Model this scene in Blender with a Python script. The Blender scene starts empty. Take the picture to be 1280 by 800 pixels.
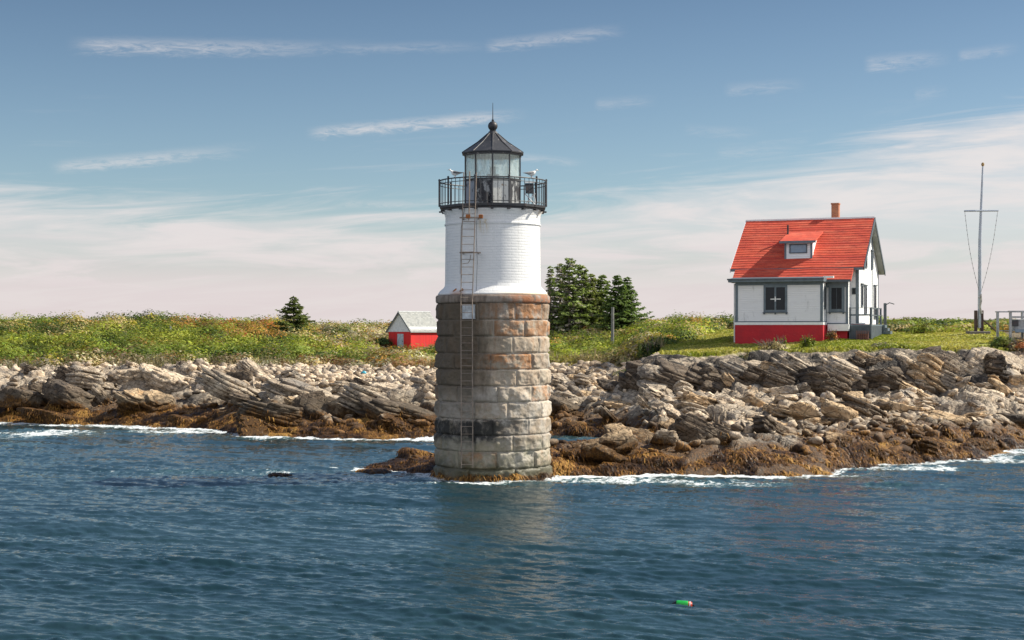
import bpy, bmesh, math, random
import numpy as np
from mathutils import Vector, Matrix

random.seed(7)
RNG = np.random.default_rng(11)
SC = bpy.context.scene
COL = SC.collection
F = 1920.0            # focal length in pixels of a 1280 px wide frame
HZ = 412.0            # horizon row
CH = 5.7              # camera height above the water
SUN_AZ = math.radians(79.0)    # clockwise from +Y (view direction)
SUN_EL = math.radians(42.0)
rad = math.radians

def wx(px, Y): return (px - 640.0) / F * Y
def wz(py, Y): return CH + (HZ - py) / F * Y

# ------------------------------------------------------------------ noise
def _h(ix, iy, iz, seed):
    a = (ix.astype(np.int64) * 374761393 + iy.astype(np.int64) * 668265263 + iz.astype(np.int64) * 2147483647 + seed * 974711) & 0xffffffff
    a = ((a ^ (a >> 13)) * 1274126177) & 0xffffffff
    a = ((a ^ (a >> 16)) * 2246822519) & 0xffffffff
    return ((a ^ (a >> 15)) & 0xffffff) / float(0xffffff)

def vn(x, y, z=None, seed=0):
    x = np.asarray(x, float); y = np.asarray(y, float)
    z = np.zeros_like(x) if z is None else np.asarray(z, float)
    ix, iy, iz = np.floor(x), np.floor(y), np.floor(z)
    fx, fy, fz = x - ix, y - iy, z - iz
    fx = fx * fx * (3 - 2 * fx); fy = fy * fy * (3 - 2 * fy); fz = fz * fz * (3 - 2 * fz)
    r = 0
    for dx in (0, 1):
        wx_ = fx if dx else 1 - fx
        for dy in (0, 1):
            wy_ = fy if dy else 1 - fy
            for dz in (0, 1):
                wz_ = fz if dz else 1 - fz
                r = r + wx_ * wy_ * wz_ * _h(ix + dx, iy + dy, iz + dz, seed)
    return r

def fbm(x, y, z=None, o=4, seed=0):
    r = 0; a = .5
    for k in range(o):
        s = 2.03 ** k
        r = r + a * (vn(x * s, y * s, None if z is None else z * s, seed + 17 * k) - .5)
        a *= .5
    return r * 2

def sstep(a, b, x):
    t = np.clip((x - a) / (b - a), 0, 1)
    return t * t * (3 - 2 * t)

# ------------------------------------------------------------------ objects
def link(o, parent=None):
    COL.objects.link(o)
    if parent is not None: o.parent = parent
    return o

def tag(o, label=None, cat=None, group=None, kind=None):
    if label: o['label'] = label
    if cat: o['category'] = cat
    if group: o['group'] = group
    if kind: o['kind'] = kind
    return o

def empty(name, loc, rz=0.0, label=None, cat=None, group=None):
    o = bpy.data.objects.new(name, None); link(o)
    o.empty_display_size = .3
    o.location = loc; o.rotation_euler = (0, 0, rz)
    return tag(o, label, cat, group)

def npmesh(name, V, Fq, mat, smooth=False, parent=None, attrs=None, loc=None):
    """mesh from numpy arrays: V (n,3), Fq (m,k)"""
    me = bpy.data.meshes.new(name)
    V = np.asarray(V, np.float32); Fq = np.asarray(Fq, np.int32)
    k = Fq.shape[1]; m = len(Fq)
    me.vertices.add(len(V)); me.vertices.foreach_set('co', V.ravel())
    me.loops.add(m * k); me.loops.foreach_set('vertex_index', Fq.ravel())
    me.polygons.add(m)
    me.polygons.foreach_set('loop_start', np.arange(0, m * k, k, dtype=np.int32))
    me.polygons.foreach_set('loop_total', np.full(m, k, np.int32))
    if smooth: me.polygons.foreach_set('use_smooth', np.ones(m, bool))
    for an, av in (attrs or {}).items():
        av = np.asarray(av, np.float32)
        if av.ndim == 1:
            at = me.attributes.new(an, 'FLOAT', 'POINT'); at.data.foreach_set('value', av)
        else:
            if av.shape[1] == 3: av = np.hstack([av, np.ones((len(av), 1), np.float32)])
            at = me.attributes.new(an, 'FLOAT_COLOR', 'POINT'); at.data.foreach_set('color', av.ravel())
    me.update(calc_edges=True); me.validate()
    if mat: me.materials.append(mat)
    o = bpy.data.objects.new(name, me); link(o, parent)
    if loc is not None: o.location = loc
    return o

class MB:
    def __init__(s): s.v = []; s.f = []
    def add(s, vs, fs):
        n = len(s.v); s.v += [tuple(v) for v in vs]; s.f += [tuple(i + n for i in f) for f in fs]
        return s
    def box(s, x0, x1, y0, y1, z0, z1, rot=None):
        vs = [Vector((x, y, z)) for z in (z0, z1) for y in (y0, y1) for x in (x0, x1)]
        if rot is not None:
            c = Vector(((x0 + x1) / 2, (y0 + y1) / 2, (z0 + z1) / 2))
            vs = [rot @ (v - c) + c for v in vs]
        return s.add(vs, [(0, 2, 3, 1), (4, 5, 7, 6), (0, 1, 5, 4), (2, 6, 7, 3), (0, 4, 6, 2), (1, 3, 7, 5)])
    def tube(s, pts, r, n=8, cap=True):
        pts = [Vector(p) for p in pts]
        rs = r if isinstance(r, (list, tuple)) else [r] * len(pts)
        up = None; rings = []
        for i, p in enumerate(pts):
            d = (pts[min(i + 1, len(pts) - 1)] - pts[max(i - 1, 0)]).normalized()
            if up is None:
                up = Vector((0, 0, 1)) if abs(d.z) < .9 else Vector((1, 0, 0))
            a = d.cross(up).normalized(); b = a.cross(d).normalized(); up = b
            rings.append([p + (a * math.cos(2 * math.pi * k / n) + b * math.sin(2 * math.pi * k / n)) * rs[i] for k in range(n)])
        vs = [v for rg in rings for v in rg]; fs = []
        for i in range(len(pts) - 1):
            for k in range(n):
                k2 = (k + 1) % n
                fs.append((i * n + k, i * n + k2, (i + 1) * n + k2, (i + 1) * n + k))
        if cap:
            fs.append(tuple(range(n - 1, -1, -1))); fs.append(tuple((len(pts) - 1) * n + k for k in range(n)))
        return s.add(vs, fs)
    def lathe(s, prof, n=32, c=(0, 0), a0=0.0, cap=True):
        """prof = [(r, z)...]"""
        vs = []; fs = []
        for (r, z) in prof:
            for k in range(n):
                a = a0 + 2 * math.pi * k / n
                vs.append((c[0] + r * math.sin(a), c[1] - r * math.cos(a), z))
        for i in range(len(prof) - 1):
            for k in range(n):
                k2 = (k + 1) % n
                fs.append((i * n + k, i * n + k2, (i + 1) * n + k2, (i + 1) * n + k))
        if cap:
            fs.append(tuple(range(n - 1, -1, -1))); fs.append(tuple((len(prof) - 1) * n + k for k in range(n)))
        return s.add(vs, fs)
    def prism(s, poly, axis, a, b):
        """poly of 2D points extruded along axis ('x': poly=(y,z); 'y': poly=(x,z); 'z': poly=(x,y))"""
        def mk(p, t):
            if axis == 'x': return (t, p[0], p[1])
            if axis == 'y': return (p[0], t, p[1])
            return (p[0], p[1], t)
        n = len(poly)
        vs = [mk(p, a) for p in poly] + [mk(p, b) for p in poly]
        fs = [tuple(range(n)), tuple(range(2 * n - 1, n - 1, -1))]
        for k in range(n):
            k2 = (k + 1) % n
            fs.append((k, n + k, n + k2, k2))
        return s.add(vs, fs)
    def build(s, name, mat, parent=None, smooth=False, bevel=0.0, loc=None, autosmooth=None):
        me = bpy.data.meshes.new(name)
        me.from_pydata([tuple(v) for v in s.v], [], s.f)
        bm = bmesh.new(); bm.from_mesh(me)
        bmesh.ops.recalc_face_normals(bm, faces=bm.faces)
        if bevel > 0:
            ed = [e for e in bm.edges if len(e.link_faces) == 2 and e.calc_face_angle(0) > .6]
            bmesh.ops.bevel(bm, geom=ed, offset=bevel, segments=1, affect='EDGES', clamp_overlap=True)
        if smooth:
            for f in bm.faces: f.smooth = True
            for e in bm.edges:
                if len(e.link_faces) == 2 and e.calc_face_angle(0) > rad(autosmooth or 40): e.smooth = False
        bm.to_mesh(me); bm.free()
        me.materials.append(mat)
        o = bpy.data.objects.new(name, me); link(o, parent)
        if loc is not None: o.location = loc
        return o

# ------------------------------------------------------------------ node helper
class G:
    def __init__(s, tree): s.t = tree; s.n = tree.nodes; s.l = tree.links
    def new(s, typ, **kw):
        nd = s.n.new(typ)
        for k, v in kw.items(): setattr(nd, k, v)
        return nd
    def put(s, sock, val):
        if isinstance(val, bpy.types.NodeSocket): s.l.new(val, sock)
        elif val is not None:
            if isinstance(val, (tuple, list)) and len(val) == 3 and sock.type == 'RGBA': val = (*val, 1)
            sock.default_value = val
    def m(s, op, a, b=None, c=None, clamp=False):
        nd = s.new('ShaderNodeMath', operation=op, use_clamp=clamp)
        s.put(nd.inputs[0], a)
        if b is not None: s.put(nd.inputs[1], b)
        if c is not None: s.put(nd.inputs[2], c)
        return nd.outputs[0]
    def vm(s, op, a, b=None):
        nd = s.new('ShaderNodeVectorMath', operation=op); s.put(nd.inputs[0], a)
        if b is not None:
            s.put(nd.inputs['Scale'] if op == 'SCALE' else nd.inputs[1], b)
        return nd.outputs['Value'] if op in ('DOT_PRODUCT', 'LENGTH', 'DISTANCE') else nd.outputs[0]
    def sep(s, v):
        nd = s.new('ShaderNodeSeparateXYZ'); s.put(nd.inputs[0], v); return nd.outputs
    def comb(s, x, y, z):
        nd = s.new('ShaderNodeCombineXYZ')
        for i, q in enumerate((x, y, z)): s.put(nd.inputs[i], q)
        return nd.outputs[0]
    def map(s, v, scale=(1, 1, 1), loc=(0, 0, 0), rot=(0, 0, 0)):
        nd = s.new('ShaderNodeMapping'); s.put(nd.inputs['Vector'], v)
        nd.inputs['Scale'].default_value = scale; nd.inputs['Location'].default_value = loc; nd.inputs['Rotation'].default_value = rot
        return nd.outputs[0]
    def noise(s, v, scale=1, detail=4, rough=.55, dist=0.0, col=False):
        nd = s.new('ShaderNodeTexNoise'); s.put(nd.inputs['Vector'], v)
        s.put(nd.inputs['Scale'], scale); nd.inputs['Detail'].default_value = detail
        nd.inputs['Roughness'].default_value = rough; nd.inputs['Distortion'].default_value = dist
        return nd.outputs['Color' if col else 'Fac']
    def voro(s, v, scale=1, feature='F1', out='Distance', rand=1.0):
        nd = s.new('ShaderNodeTexVoronoi', feature=feature); s.put(nd.inputs['Vector'], v)
        s.put(nd.inputs['Scale'], scale); nd.inputs['Randomness'].default_value = rand
        return nd.outputs[out]
    def ss(s, x, a, b, lo=0.0, hi=1.0):
        nd = s.new('ShaderNodeMapRange', interpolation_type='SMOOTHSTEP'); s.put(nd.inputs[0], x)
        s.put(nd.inputs[1], a); s.put(nd.inputs[2], b); nd.inputs[3].default_value = lo; nd.inputs[4].default_value = hi
        return nd.outputs[0]
    def mix(s, fac, a, b, blend='MIX'):
        nd = s.new('ShaderNodeMix', data_type='RGBA', blend_type=blend)
        s.put(nd.inputs['Factor'], fac); s.put(nd.inputs['A'], a) if False else None
        s.put(nd.inputs[6], a); s.put(nd.inputs[7], b)
        return nd.outputs[2]
    def ramp(s, x, stops):
        nd = s.new('ShaderNodeValToRGB'); s.put(nd.inputs[0], x)
        cr = nd.color_ramp
        while len(cr.elements) < len(stops): cr.elements.new(.5)
        for e, (p, c) in zip(cr.elements, stops): e.position = p; e.color = (*c, 1) if len(c) == 3 else c
        return nd.outputs[0]
    def attr(s, name, out='Fac'):
        nd = s.new('ShaderNodeAttribute', attribute_name=name); return nd.outputs[out]
    def bump(s, h, strength=.5, dist=.05, normal=None):
        nd = s.new('ShaderNodeBump'); s.put(nd.inputs['Height'], h)
        nd.inputs['Strength'].default_value = strength; nd.inputs['Distance'].default_value = dist
        if normal is not None: s.put(nd.inputs['Normal'], normal)
        return nd.outputs[0]
    def pos(s): return s.new('ShaderNodeNewGeometry').outputs['Position']
    def obj(s): return s.new('ShaderNodeTexCoord').outputs['Object']

def material(name):
    m = bpy.data.materials.new(name); m.use_nodes = True
    t = m.node_tree; t.nodes.clear()
    g = G(t); out = g.new('ShaderNodeOutputMaterial'); b = g.new('ShaderNodeBsdfPrincipled')
    t.links.new(b.outputs[0], out.inputs[0]); g.b = b; g.out = out
    return m, g

def simple(name, col, rough=.6, var=.25, vscale=6.0, metal=0.0, bump=.15, bscale=30.0, bdist=.01, stain=None, stain_amt=.4):
    """paint / wood / metal with mottled tone and fine relief"""
    m, g = material(name)
    p = g.obj()
    n = g.noise(p, vscale, 5, .6)
    lo = tuple(c * (1 - var) for c in col); hi = tuple(min(1, c * (1 + var)) for c in col)
    c = g.ramp(n, [(.3, lo), (.7, hi)])
    if stain:
        k = g.ss(g.noise(g.map(p, (1, 1, .25)), vscale * 1.7, 6, .7), .55, .72)
        c = g.mix(g.m('MULTIPLY', k, stain_amt), c, stain)
    g.put(g.b.inputs['Base Color'], c); g.b.inputs['Roughness'].default_value = rough
    g.b.inputs['Metallic'].default_value = metal
    if bump: g.put(g.b.inputs['Normal'], g.bump(g.noise(p, bscale, 4), bump, bdist))
    return m

# ------------------------------------------------------------------ camera, light, sky
cam = bpy.data.cameras.new('camera'); camo = bpy.data.objects.new('camera', cam); link(camo)
cam.sensor_width = 36; cam.lens = 36 * F / 1280; cam.shift_y = (HZ - 400) / 1280
cam.clip_start = .5; cam.clip_end = 20000
camo.location = (0, 0, CH); camo.rotation_euler = (rad(90), 0, 0)
SC.camera = camo

sun = bpy.data.lights.new('sun', 'SUN'); suno = bpy.data.objects.new('sun', sun); link(suno)
sun.energy = 5.0; sun.angle = rad(.5); sun.color = (1.0, .93, .80)
sd = Vector((math.sin(SUN_AZ) * math.cos(SUN_EL), math.cos(SUN_AZ) * math.cos(SUN_EL), math.sin(SUN_EL)))
suno.rotation_euler = sd.to_track_quat('Z', 'Y').to_euler(); suno.location = (60, 40, 80)

W = bpy.data.worlds.new('World'); SC.world = W; W.use_nodes = True
W.node_tree.nodes.clear(); g = G(W.node_tree)
sky = g.new('ShaderNodeTexSky', sky_type='NISHITA', sun_disc=False)
sky.sun_elevation = SUN_EL; sky.sun_rotation = SUN_AZ
sky.air_density = 1.0; sky.dust_density = .6; sky.ozone_density = 2.0; sky.altitude = 0
d = g.new('ShaderNodeTexCoord').outputs['Generated']
X, Y_, Z_ = g.sep(d)[:3]
az = g.m('ARCTAN2', X, Y_); el = g.m('ARCSINE', Z_)
U = g.m('MULTIPLY', az, 1920.0); Vv = g.m('MULTIPLY', el, 1920.0)    # degrees-like units of the sky dome
skyc = g.mix(1.0, sky.outputs[0], (.79, .905, .965), 'MULTIPLY')
skyc = g.mix(1.0, skyc, g.ramp(g.m('DIVIDE', Vv, 1000.0), [(.13, (1.0, 1.0, 1.0)), (.42, (.60, .66, .71)), (.62, (.62, .68, .73)), (1.0, (.9, .95, 1.0))]), 'MULTIPLY')
hs = g.new('ShaderNodeHueSaturation'); hs.inputs['Saturation'].default_value = .91; hs.inputs['Value'].default_value = .95
g.put(hs.inputs['Color'], skyc); skyc = hs.outputs[0]
# clouds: a low veil plus thin cirrus streaks
uv = g.comb(g.m('MULTIPLY', U, .0045), g.m('MULTIPLY', Vv, .030), 0.0)
tilt = g.m('ADD', Vv, g.m('MULTIPLY', U, -.07))
uv2 = g.comb(g.m('MULTIPLY', U, .004), g.m('MULTIPLY', tilt, .045), 3.0)
n1 = g.noise(uv, 1.0, 5, .6, .6)
n2 = g.noise(uv2, 1.0, 6, .62, .8)
n3 = g.noise(g.comb(g.m('MULTIPLY', g.m('ADD', U, g.m('MULTIPLY', Vv, 1.2)), .028), g.m('MULTIPLY', tilt, .14), 7.0), 1.0, 7, .72, .8)
edge = g.m('ADD', 138.0, g.m('ADD', g.m('MULTIPLY', g.m('MAXIMUM', U, 0.0), .19), g.m('MULTIPLY', g.m('MAXIMUM', g.m('MULTIPLY', U, -1.0), 0.0), .035)))
hgt = g.m('SUBTRACT', edge, g.m('ADD', Vv, g.m('MULTIPLY', g.m('SUBTRACT', n2, .5), 130.0)))
veil = g.ss(hgt, -24.0, 36.0)
gaps = g.ss(n1, .36, .62, .58, 1.0)
lowfill = g.ss(Vv, 40.0, 135.0, 1.0, 0.0)
veil = g.m('MULTIPLY', veil, g.m('MAXIMUM', gaps, lowfill))
veil = g.m('MULTIPLY', veil, .93)
def streak(p0, p1, wid, strength, taper=.5):
    ax, ay = (p0[0] - 640), (HZ - p0[1]); bx, by = (p1[0] - 640), (HZ - p1[1])
    L = math.hypot(bx - ax, by - ay); dx, dy = (bx - ax) / L, (by - ay) / L
    du = g.m('SUBTRACT', U, ax); dv = g.m('SUBTRACT', Vv, ay)
    t = g.m('DIVIDE', g.m('ADD', g.m('MULTIPLY', du, dx), g.m('MULTIPLY', dv, dy)), L)
    q = g.m('ADD', g.m('MULTIPLY', du, -dy), g.m('MULTIPLY', dv, dx))
    q = g.m('ADD', q, g.m('MULTIPLY', g.m('SUBTRACT', n3, .5), wid * 2.4))
    q = g.m('ADD', q, g.m('MULTIPLY', g.m('SUBTRACT', n1, .5), wid * 1.2))
    q = g.m('ABSOLUTE', g.m('DIVIDE', q, wid))
    a = g.ss(q, 0.0, 2.0, 1.0, 0.0)
    e = g.m('MULTIPLY', g.ss(t, 0.0, .12), g.ss(t, taper, 1.0, 1.0, 0.0))
    tex = g.ss(n3, .30, .66, .05, 1.0)
    return g.m('MULTIPLY', g.m('MULTIPLY', g.m('MULTIPLY', a, e), tex), strength * .85)
ST = [((94, 74), (520, 62), 7, .55, .25), ((380, 68), (640, 60), 5, .22, .5), ((600, 62), (790, 42), 6, .36, .7), ((380, 171), (668, 143), 5.5, .72, .7),
      ((74, 219), (345, 186), 6, .55, .4), ((640, 196), (740, 206), 4, .3, .5),
      ((420, 256), (560, 256), 4.5, .35, .6), ((1070, 93), (1180, 88), 7, .40, .5), ((1180, 86), (1260, 80), 5, .25, .5), ((150, 262), (300, 245), 6, .4, .5),
      ((900, 118), (1010, 112), 6, .22, .5), ((20, 255), (120, 240), 6, .25, .5), ((740, 132), (830, 128), 5, .2, .5), ((1130, 130), (1175, 126), 6, .15, .5),
      ((850, 165), (960, 172), 5, .15, .5), ((890, 195), (1010, 190), 6, .2, .5)]
cl = veil
fill_bank = g.m('MULTIPLY', g.ss(g.m('ABSOLUTE', az), 1.7, 2.2), g.m('MULTIPLY', g.ss(el, .95, .55, 0, 1) if False else g.ss(el, .55, .95, 1.0, 0.0), g.ss(g.noise(d, 2.5, 5, .6), .36, .52)))  # unseen clouds behind the camera, added to fill the shaded fronts
for s_ in ST: cl = g.m('MAXIMUM', cl, streak(*s_))
wisps = g.m('MULTIPLY', g.ss(n2, .56, .82), g.ss(Vv, 320.0, 90.0, 0.0, .45))
cl = g.m('MAXIMUM', cl, wisps); cl = g.m('MAXIMUM', cl, fill_bank)
ccol = g.mix(g.ss(Vv, 0.0, 190.0), (.545, .478, .482), (.575, .545, .54))
ccol = g.mix(g.m('MULTIPLY', g.ss(n2, .35, .6), .35), ccol, (.60, .565, .55))
ccol = g.mix(fill_bank, ccol, (.72, .74, .80))
bg1 = g.new('ShaderNodeBackground'); g.put(bg1.inputs[0], skyc); bg1.inputs[1].default_value = .085
bg2 = g.new('ShaderNodeBackground'); g.put(bg2.inputs[0], ccol); bg2.inputs[1].default_value = 1.0
mx = g.new('ShaderNodeMixShader'); g.put(mx.inputs[0], cl)
g.l.new(bg1.outputs[0], mx.inputs[1]); g.l.new(bg2.outputs[0], mx.inputs[2])
g.l.new(mx.outputs[0], g.new('ShaderNodeOutputWorld').inputs[0])
SC.view_settings.view_transform = 'Standard'; SC.view_settings.look = 'None'
SC.view_settings.exposure = 0.5; SC.view_settings.gamma = 1.0
SC.render.engine = 'CYCLES'
try:
    SC.cycles.use_denoising = True
    SC.cycles.max_bounces = 6; SC.cycles.transparent_max_bounces = 12
    SC.cycles.sample_clamp_indirect = 6
except Exception: pass
# ================================================================== TERRAIN
def prof(pts):
    Ys = []; Zs = []
    for p in pts:
        if len(p) == 3: Ys.append(p[0]); Zs.append(p[2])
        else: Ys.append(p[0]); Zs.append(wz(p[1], p[0]))
    return np.array(Ys), np.array(Zs)
N = None
COLS = [
 (-700, [(88, N, -2.5), (94, N, 0), (97, 515), (103, 480), (108, 466), (125, 440), (150, 416), (170, 412)]),
 (0,   [(89, N, -2.5), (94, N, -.05), (95.5, 518), (98, 502), (102, 482), (106, 465), (112, 456), (125, 438), (140, 421), (156, 411), (220, 411)]),
 (100, [(87, N, -2.5), (92, N, -.05), (93.5, 520), (97, 500), (101, 478), (105, 464), (112, 455), (126, 437), (142, 420), (156, 409), (220, 411)]),
 (200, [(84, N, -2.5), (89.5, N, -.05), (91, 524), (95, 500), (100, 476), (104, 466), (108, 461), (116, 452), (130, 434), (145, 415), (156, 406), (175, 407), (220, 411)]),
 (340, [(75, N, -2.5), (80.8, N, -.05), (83, 534), (88, 508), (94, 487), (100, 473), (105, 466), (110, 460), (130, 438), (150, 417), (162, 409), (220, 411)]),
 (450, [(75, N, -2.5), (80.2, N, -.05), (83, 530), (90, 503), (97, 483), (105, 468), (110, 462), (125, 448), (140, 435), (160, 417), (185, 411), (230, 411)]),
 (540, [(75, N, -2.5), (81.0, N, -.05), (83, 532), (88, 512), (95, 490), (103, 471), (109, 463), (125, 449), (138, 438), (165, 415), (190, 411), (230, 411)]),
 (690, [(72, N, -2.5), (75, N, -1.2), (80.5, N, -.15), (82, 538), (84, 528), (90, 500), (96, 478), (103, 463), (108, 456), (120, 443), (140, 423), (160, 411), (230, 411)]),
 (760, [(70, N, -2.5), (74, N, -.7), (77.5, N, -.15), (80.5, N, .02), (82, 533), (84, 525), (88, 503), (92, 486), (97, 471), (101, 457), (110, 447), (130, 429), (150, 415), (165, 411), (230, 411)]),
 (830, [(61.5, N, -2.5), (66, N, .25), (72, N, .6), (75, 528), (80, 508), (84.5, 491), (86, 470), (87.5, 451), (90, 444), (97, 436), (110, 425), (130, 412), (150, 411), (230, 411)]),
 (870, [(61.5, N, -2.5), (66, N, .3), (71, N, .9), (77, 517), (82, 500), (85, 488), (86, 466), (87.5, 450), (91, 442), (96, 434), (107, 424), (121, 412), (150, 411), (230, 411)]),
 (920, [(61.5, N, -2.5), (66, N, .4), (71, N, 1.1), (77, 516), (82, 500), (85, 486), (86, 465), (87.6, 449), (91, 441), (95, 432), (105, 421), (118, 413), (150, 411), (230, 411)]),
 (985, [(61.5, N, -2.5), (66, N, .4), (71, N, 1.1), (77, 516), (82, 500), (85, 484), (86, 463), (87.3, 446), (90, 440), (93, 432), (104, 419), (115, 412), (150, 411), (230, 411)]),
 (1050, [(62.5, N, -2.5), (67, N, .4), (71, N, 1.0), (76, 516), (81, 500), (84.5, 484), (85.4, 462), (86.6, 445), (89, 436), (93, 427), (98, 419.5), (107, 413), (120, 411), (230, 412)]),
 (1130, [(62, N, -2.5), (66, N, -.5), (67.5, N, -.05), (70, 552), (74, 532), (78, 512), (82, 496), (84, 480), (85, 458), (86.5, 440), (92, 428), (100, 418), (110, 412), (150, 411), (230, 412)]),
 (1225, [(63, N, -2.5), (67, N, -.6), (69.5, N, -.05), (71.5, 556), (75, 532), (79, 511), (82, 494), (84, 478), (85, 458), (86.5, 441), (92, 426), (97, 415.5), (108, 412), (150, 411), (230, 412)]),
 (1300, [(63, N, -2.5), (68, N, -.8), (73, N, -.05), (75, 546), (79, 520), (82, 502), (85, 474), (88, 446), (92, 431), (98, 420), (110, 413), (150, 411), (230, 412)]),
 (1900, [(60, N, -2.5), (66, N, -1.5), (74, N, -.05), (79, 522), (85, 478), (88, 448), (98, 421), (115, 412), (230, 412)]),
]
CPX = np.array([c[0] for c in COLS], float)
CPR = [prof(c[1]) for c in COLS]

def seglerp(px, pts): return np.interp(px, [p[0] for p in pts], [p[1] for p in pts])

# ledge carrying the lighthouse: crest height and extent along its length (world x)
def ledge(x, y):
    # front edge and rear edge as functions of x, height as superellipse hump
    fx = [-9, -6.2, -4.6, -3.0, -.8, 1.4, 3.5, 6.5, 9.5, 11.3, 12.6, 14.0, 17.0, 20.5, 23]
    fr = [62.4, 61.9, 61.8, 60.6, 58.2, 59.2, 59.8, 59.6, 58.8, 58.8, 60.6, 62.8, 64.6, 66.8, 69.5]
    bk = [63.2, 63.6, 66.0, 68.5, 69.5, 70.5, 71.5, 73, 76, 78, 79, 80, 80, 80, 80]
    ht = [-6, -.05, .22, .5, .5, .70, .85, 1.0, 1.2, 1.25, 1.25, 1.15, 1.05, .6, -.3]
    f0 = np.interp(x, fx, fr) + .8 * fbm(x * .55, y * .2, o=3, seed=5)
    b0 = np.interp(x, fx, bk) + .9 * fbm(x * .4, y * .2, o=3, seed=6); h0 = np.interp(x, fx, ht)
    t = (y - f0) / np.maximum(b0 - f0, .5)
    hump = np.where((t > 0) & (t < 1), 1 - np.abs(2 * t - 1) ** 2.4, -9.0 * np.maximum(np.abs(t - .5) - .5, 0))
    hump = np.maximum(hump, -1.0)
    return np.where(hump > 0, (h0 + .25) * np.abs(hump) ** .95 - .25, hump * 2.5 - .25)

def H0(x, y):
    x = np.asarray(x, float); y = np.asarray(y, float)
    px = 640 + F * x / np.maximum(y, 1)
    allz = np.stack([np.interp(y, a, b) for (a, b) in CPR])
    i = np.clip(np.searchsorted(CPX, px) - 1, 0, len(CPX) - 2)
    t = np.clip((px - CPX[i]) / (CPX[i + 1] - CPX[i]), 0, 1)
    t = t * t * (3 - 2 * t)
    ii = (i,) + tuple(np.indices(x.shape))
    jj = (i + 1,) + tuple(np.indices(x.shape))
    z = allz[ii] * (1 - t) + allz[jj] * t
    return np.maximum(z, ledge(x, y))

def veg_start(px):
    return seglerp(px, [(-700, 108), (0, 107), (200, 108.5), (340, 110), (450, 111), (540, 109), (690, 106), (760, 101), (800, 95), (830, 90.3), (870, 89.2), (920, 90.6), (950, 91.3), (985, 89.6), (1050, 88.0), (1130, 87.1), (1225, 87.4), (1250, 88), (1300, 90), (1900, 90)])
def lawn_end(px):
    return seglerp(px, [(790, 80), (815, 90), (830, 101), (860, 112), (905, 122), (1000, 118), (1100, 103), (1200, 100.5), (1250, 99), (1275, 91), (1300, 80)])

def masks(x, y):
    px = 640 + F * x / np.maximum(y, 1)
    j = 1.1 * fbm(x * .35, y * .35, o=3, seed=3) + .5 * fbm(x * 1.7, y * 1.7, o=2, seed=4)
    veg = sstep(-.25, .35, y - veg_start(px) + j)
    lawn = veg * sstep(.6, -.6, y - lawn_end(px) + 2.2 * j)
    return veg, lawn

DIP = rad(28)
def strata_h(x, y, z0):
    """broken, tilted beds: cells with tilted tops"""
    r = np.zeros_like(x)
    for (sc, amp, sd_) in ((1.9, .62, 21), (.8, .30, 22), (.33, .12, 23)):
        th = rad(20)
        u = (x * math.cos(th) + y * math.sin(th)) / (sc * 1.9); v = (-x * math.sin(th) + y * math.cos(th)) / sc
        u = u + .55 * fbm(x / sc * .7, y / sc * .7, o=2, seed=sd_ + 50); v = v + .55 * fbm(x / sc * .7, y / sc * .7, o=2, seed=sd_ + 60)
        best = np.full(x.shape, 9.0); ch = np.zeros_like(x); sec = np.full(x.shape, 9.0)
        iu, iv = np.floor(u), np.floor(v)
        for du in (-1, 0, 1):
            for dv in (-1, 0, 1):
                cu = iu + du; cv = iv + dv; zz = np.zeros_like(cu)
                pu = cu + .15 + .7 * _h(cu, cv, zz, sd_); pv = cv + .15 + .7 * _h(cu, cv, zz, sd_ + 1)
                d2 = (u - pu) ** 2 + (v - pv) ** 2
                hh = (_h(cu, cv, zz, sd_ + 2) - .5) - .55 * (u - pu) + (.9 * (_h(cu, cv, zz, sd_ + 3) - .35)) * (v - pv)
                upd = d2 < best
                sec = np.where(upd, best, np.minimum(sec, d2))
                ch = np.where(upd, hh, ch); best = np.where(upd, d2, best)
        crack = np.clip((np.sqrt(sec) - np.sqrt(best)) / .16, 0, 1)
        r = r + amp * (ch - .38 * (1 - crack))
    return r

def terrain_full(x, y):
    z = H0(x, y)
    veg, lawn = masks(x, y)
    px = 640 + F * x / np.maximum(y, 1)
    # smoother shingle beach in front of the scrub, left and centre
    beach = sstep(235, 300, px) * sstep(800, 740, px) * sstep(1.5, 2.5, z)
    rock = (1 - veg)
    am = rock * (1 - .82 * beach) * sstep(-.5, .25, z) * (.40 + .60 * sstep(.4, 1.6, z))
    near = sstep(3.2, 1.2, veg_start(px) - y) * sstep(760, 800, px)
    am = am * (1 - .45 * near)
    z = z + strata_h(x, y, z) * am
    z = z + rock * (.10 * fbm(x * 2.2, y * 2.2, o=4, seed=31) + .05 * fbm(x * 9, y * 9, o=2, seed=33)) * sstep(-1, .3, z)
    z = z + veg * (1 - lawn) * (.5 * fbm(x * .12, y * .12, o=3, seed=41))
    z = z + lawn * (.10 * fbm(x * .3, y * .3, o=3, seed=42) + .025 * fbm(x * 2.5, y * 2.5, o=2, seed=43))
    # keep tower foot clear
    return z, veg, lawn, beach

ys = np.concatenate([np.linspace(55, 58, 8)[:-1], np.arange(58, 113, .13), np.arange(113, 180, .6), np.geomspace(180, 900, 18)])
ts = np.concatenate([np.linspace(-1.6, -.42, 40)[:-1], np.arange(-.42, .42, .0016), np.linspace(.42, 1.6, 40)])
TT, YY = np.meshgrid(ts, ys); XX = TT * YY
ZZ, VEG, LAWN, BEACH = terrain_full(XX, YY)
nr, nc = XX.shape
def grid_faces(nr, nc):
    i = np.arange(nr - 1)[:, None] * nc + np.arange(nc - 1)[None, :]
    return np.stack([i, i + 1, i + nc + 1, i + nc], -1).reshape(-1, 4)

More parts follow.
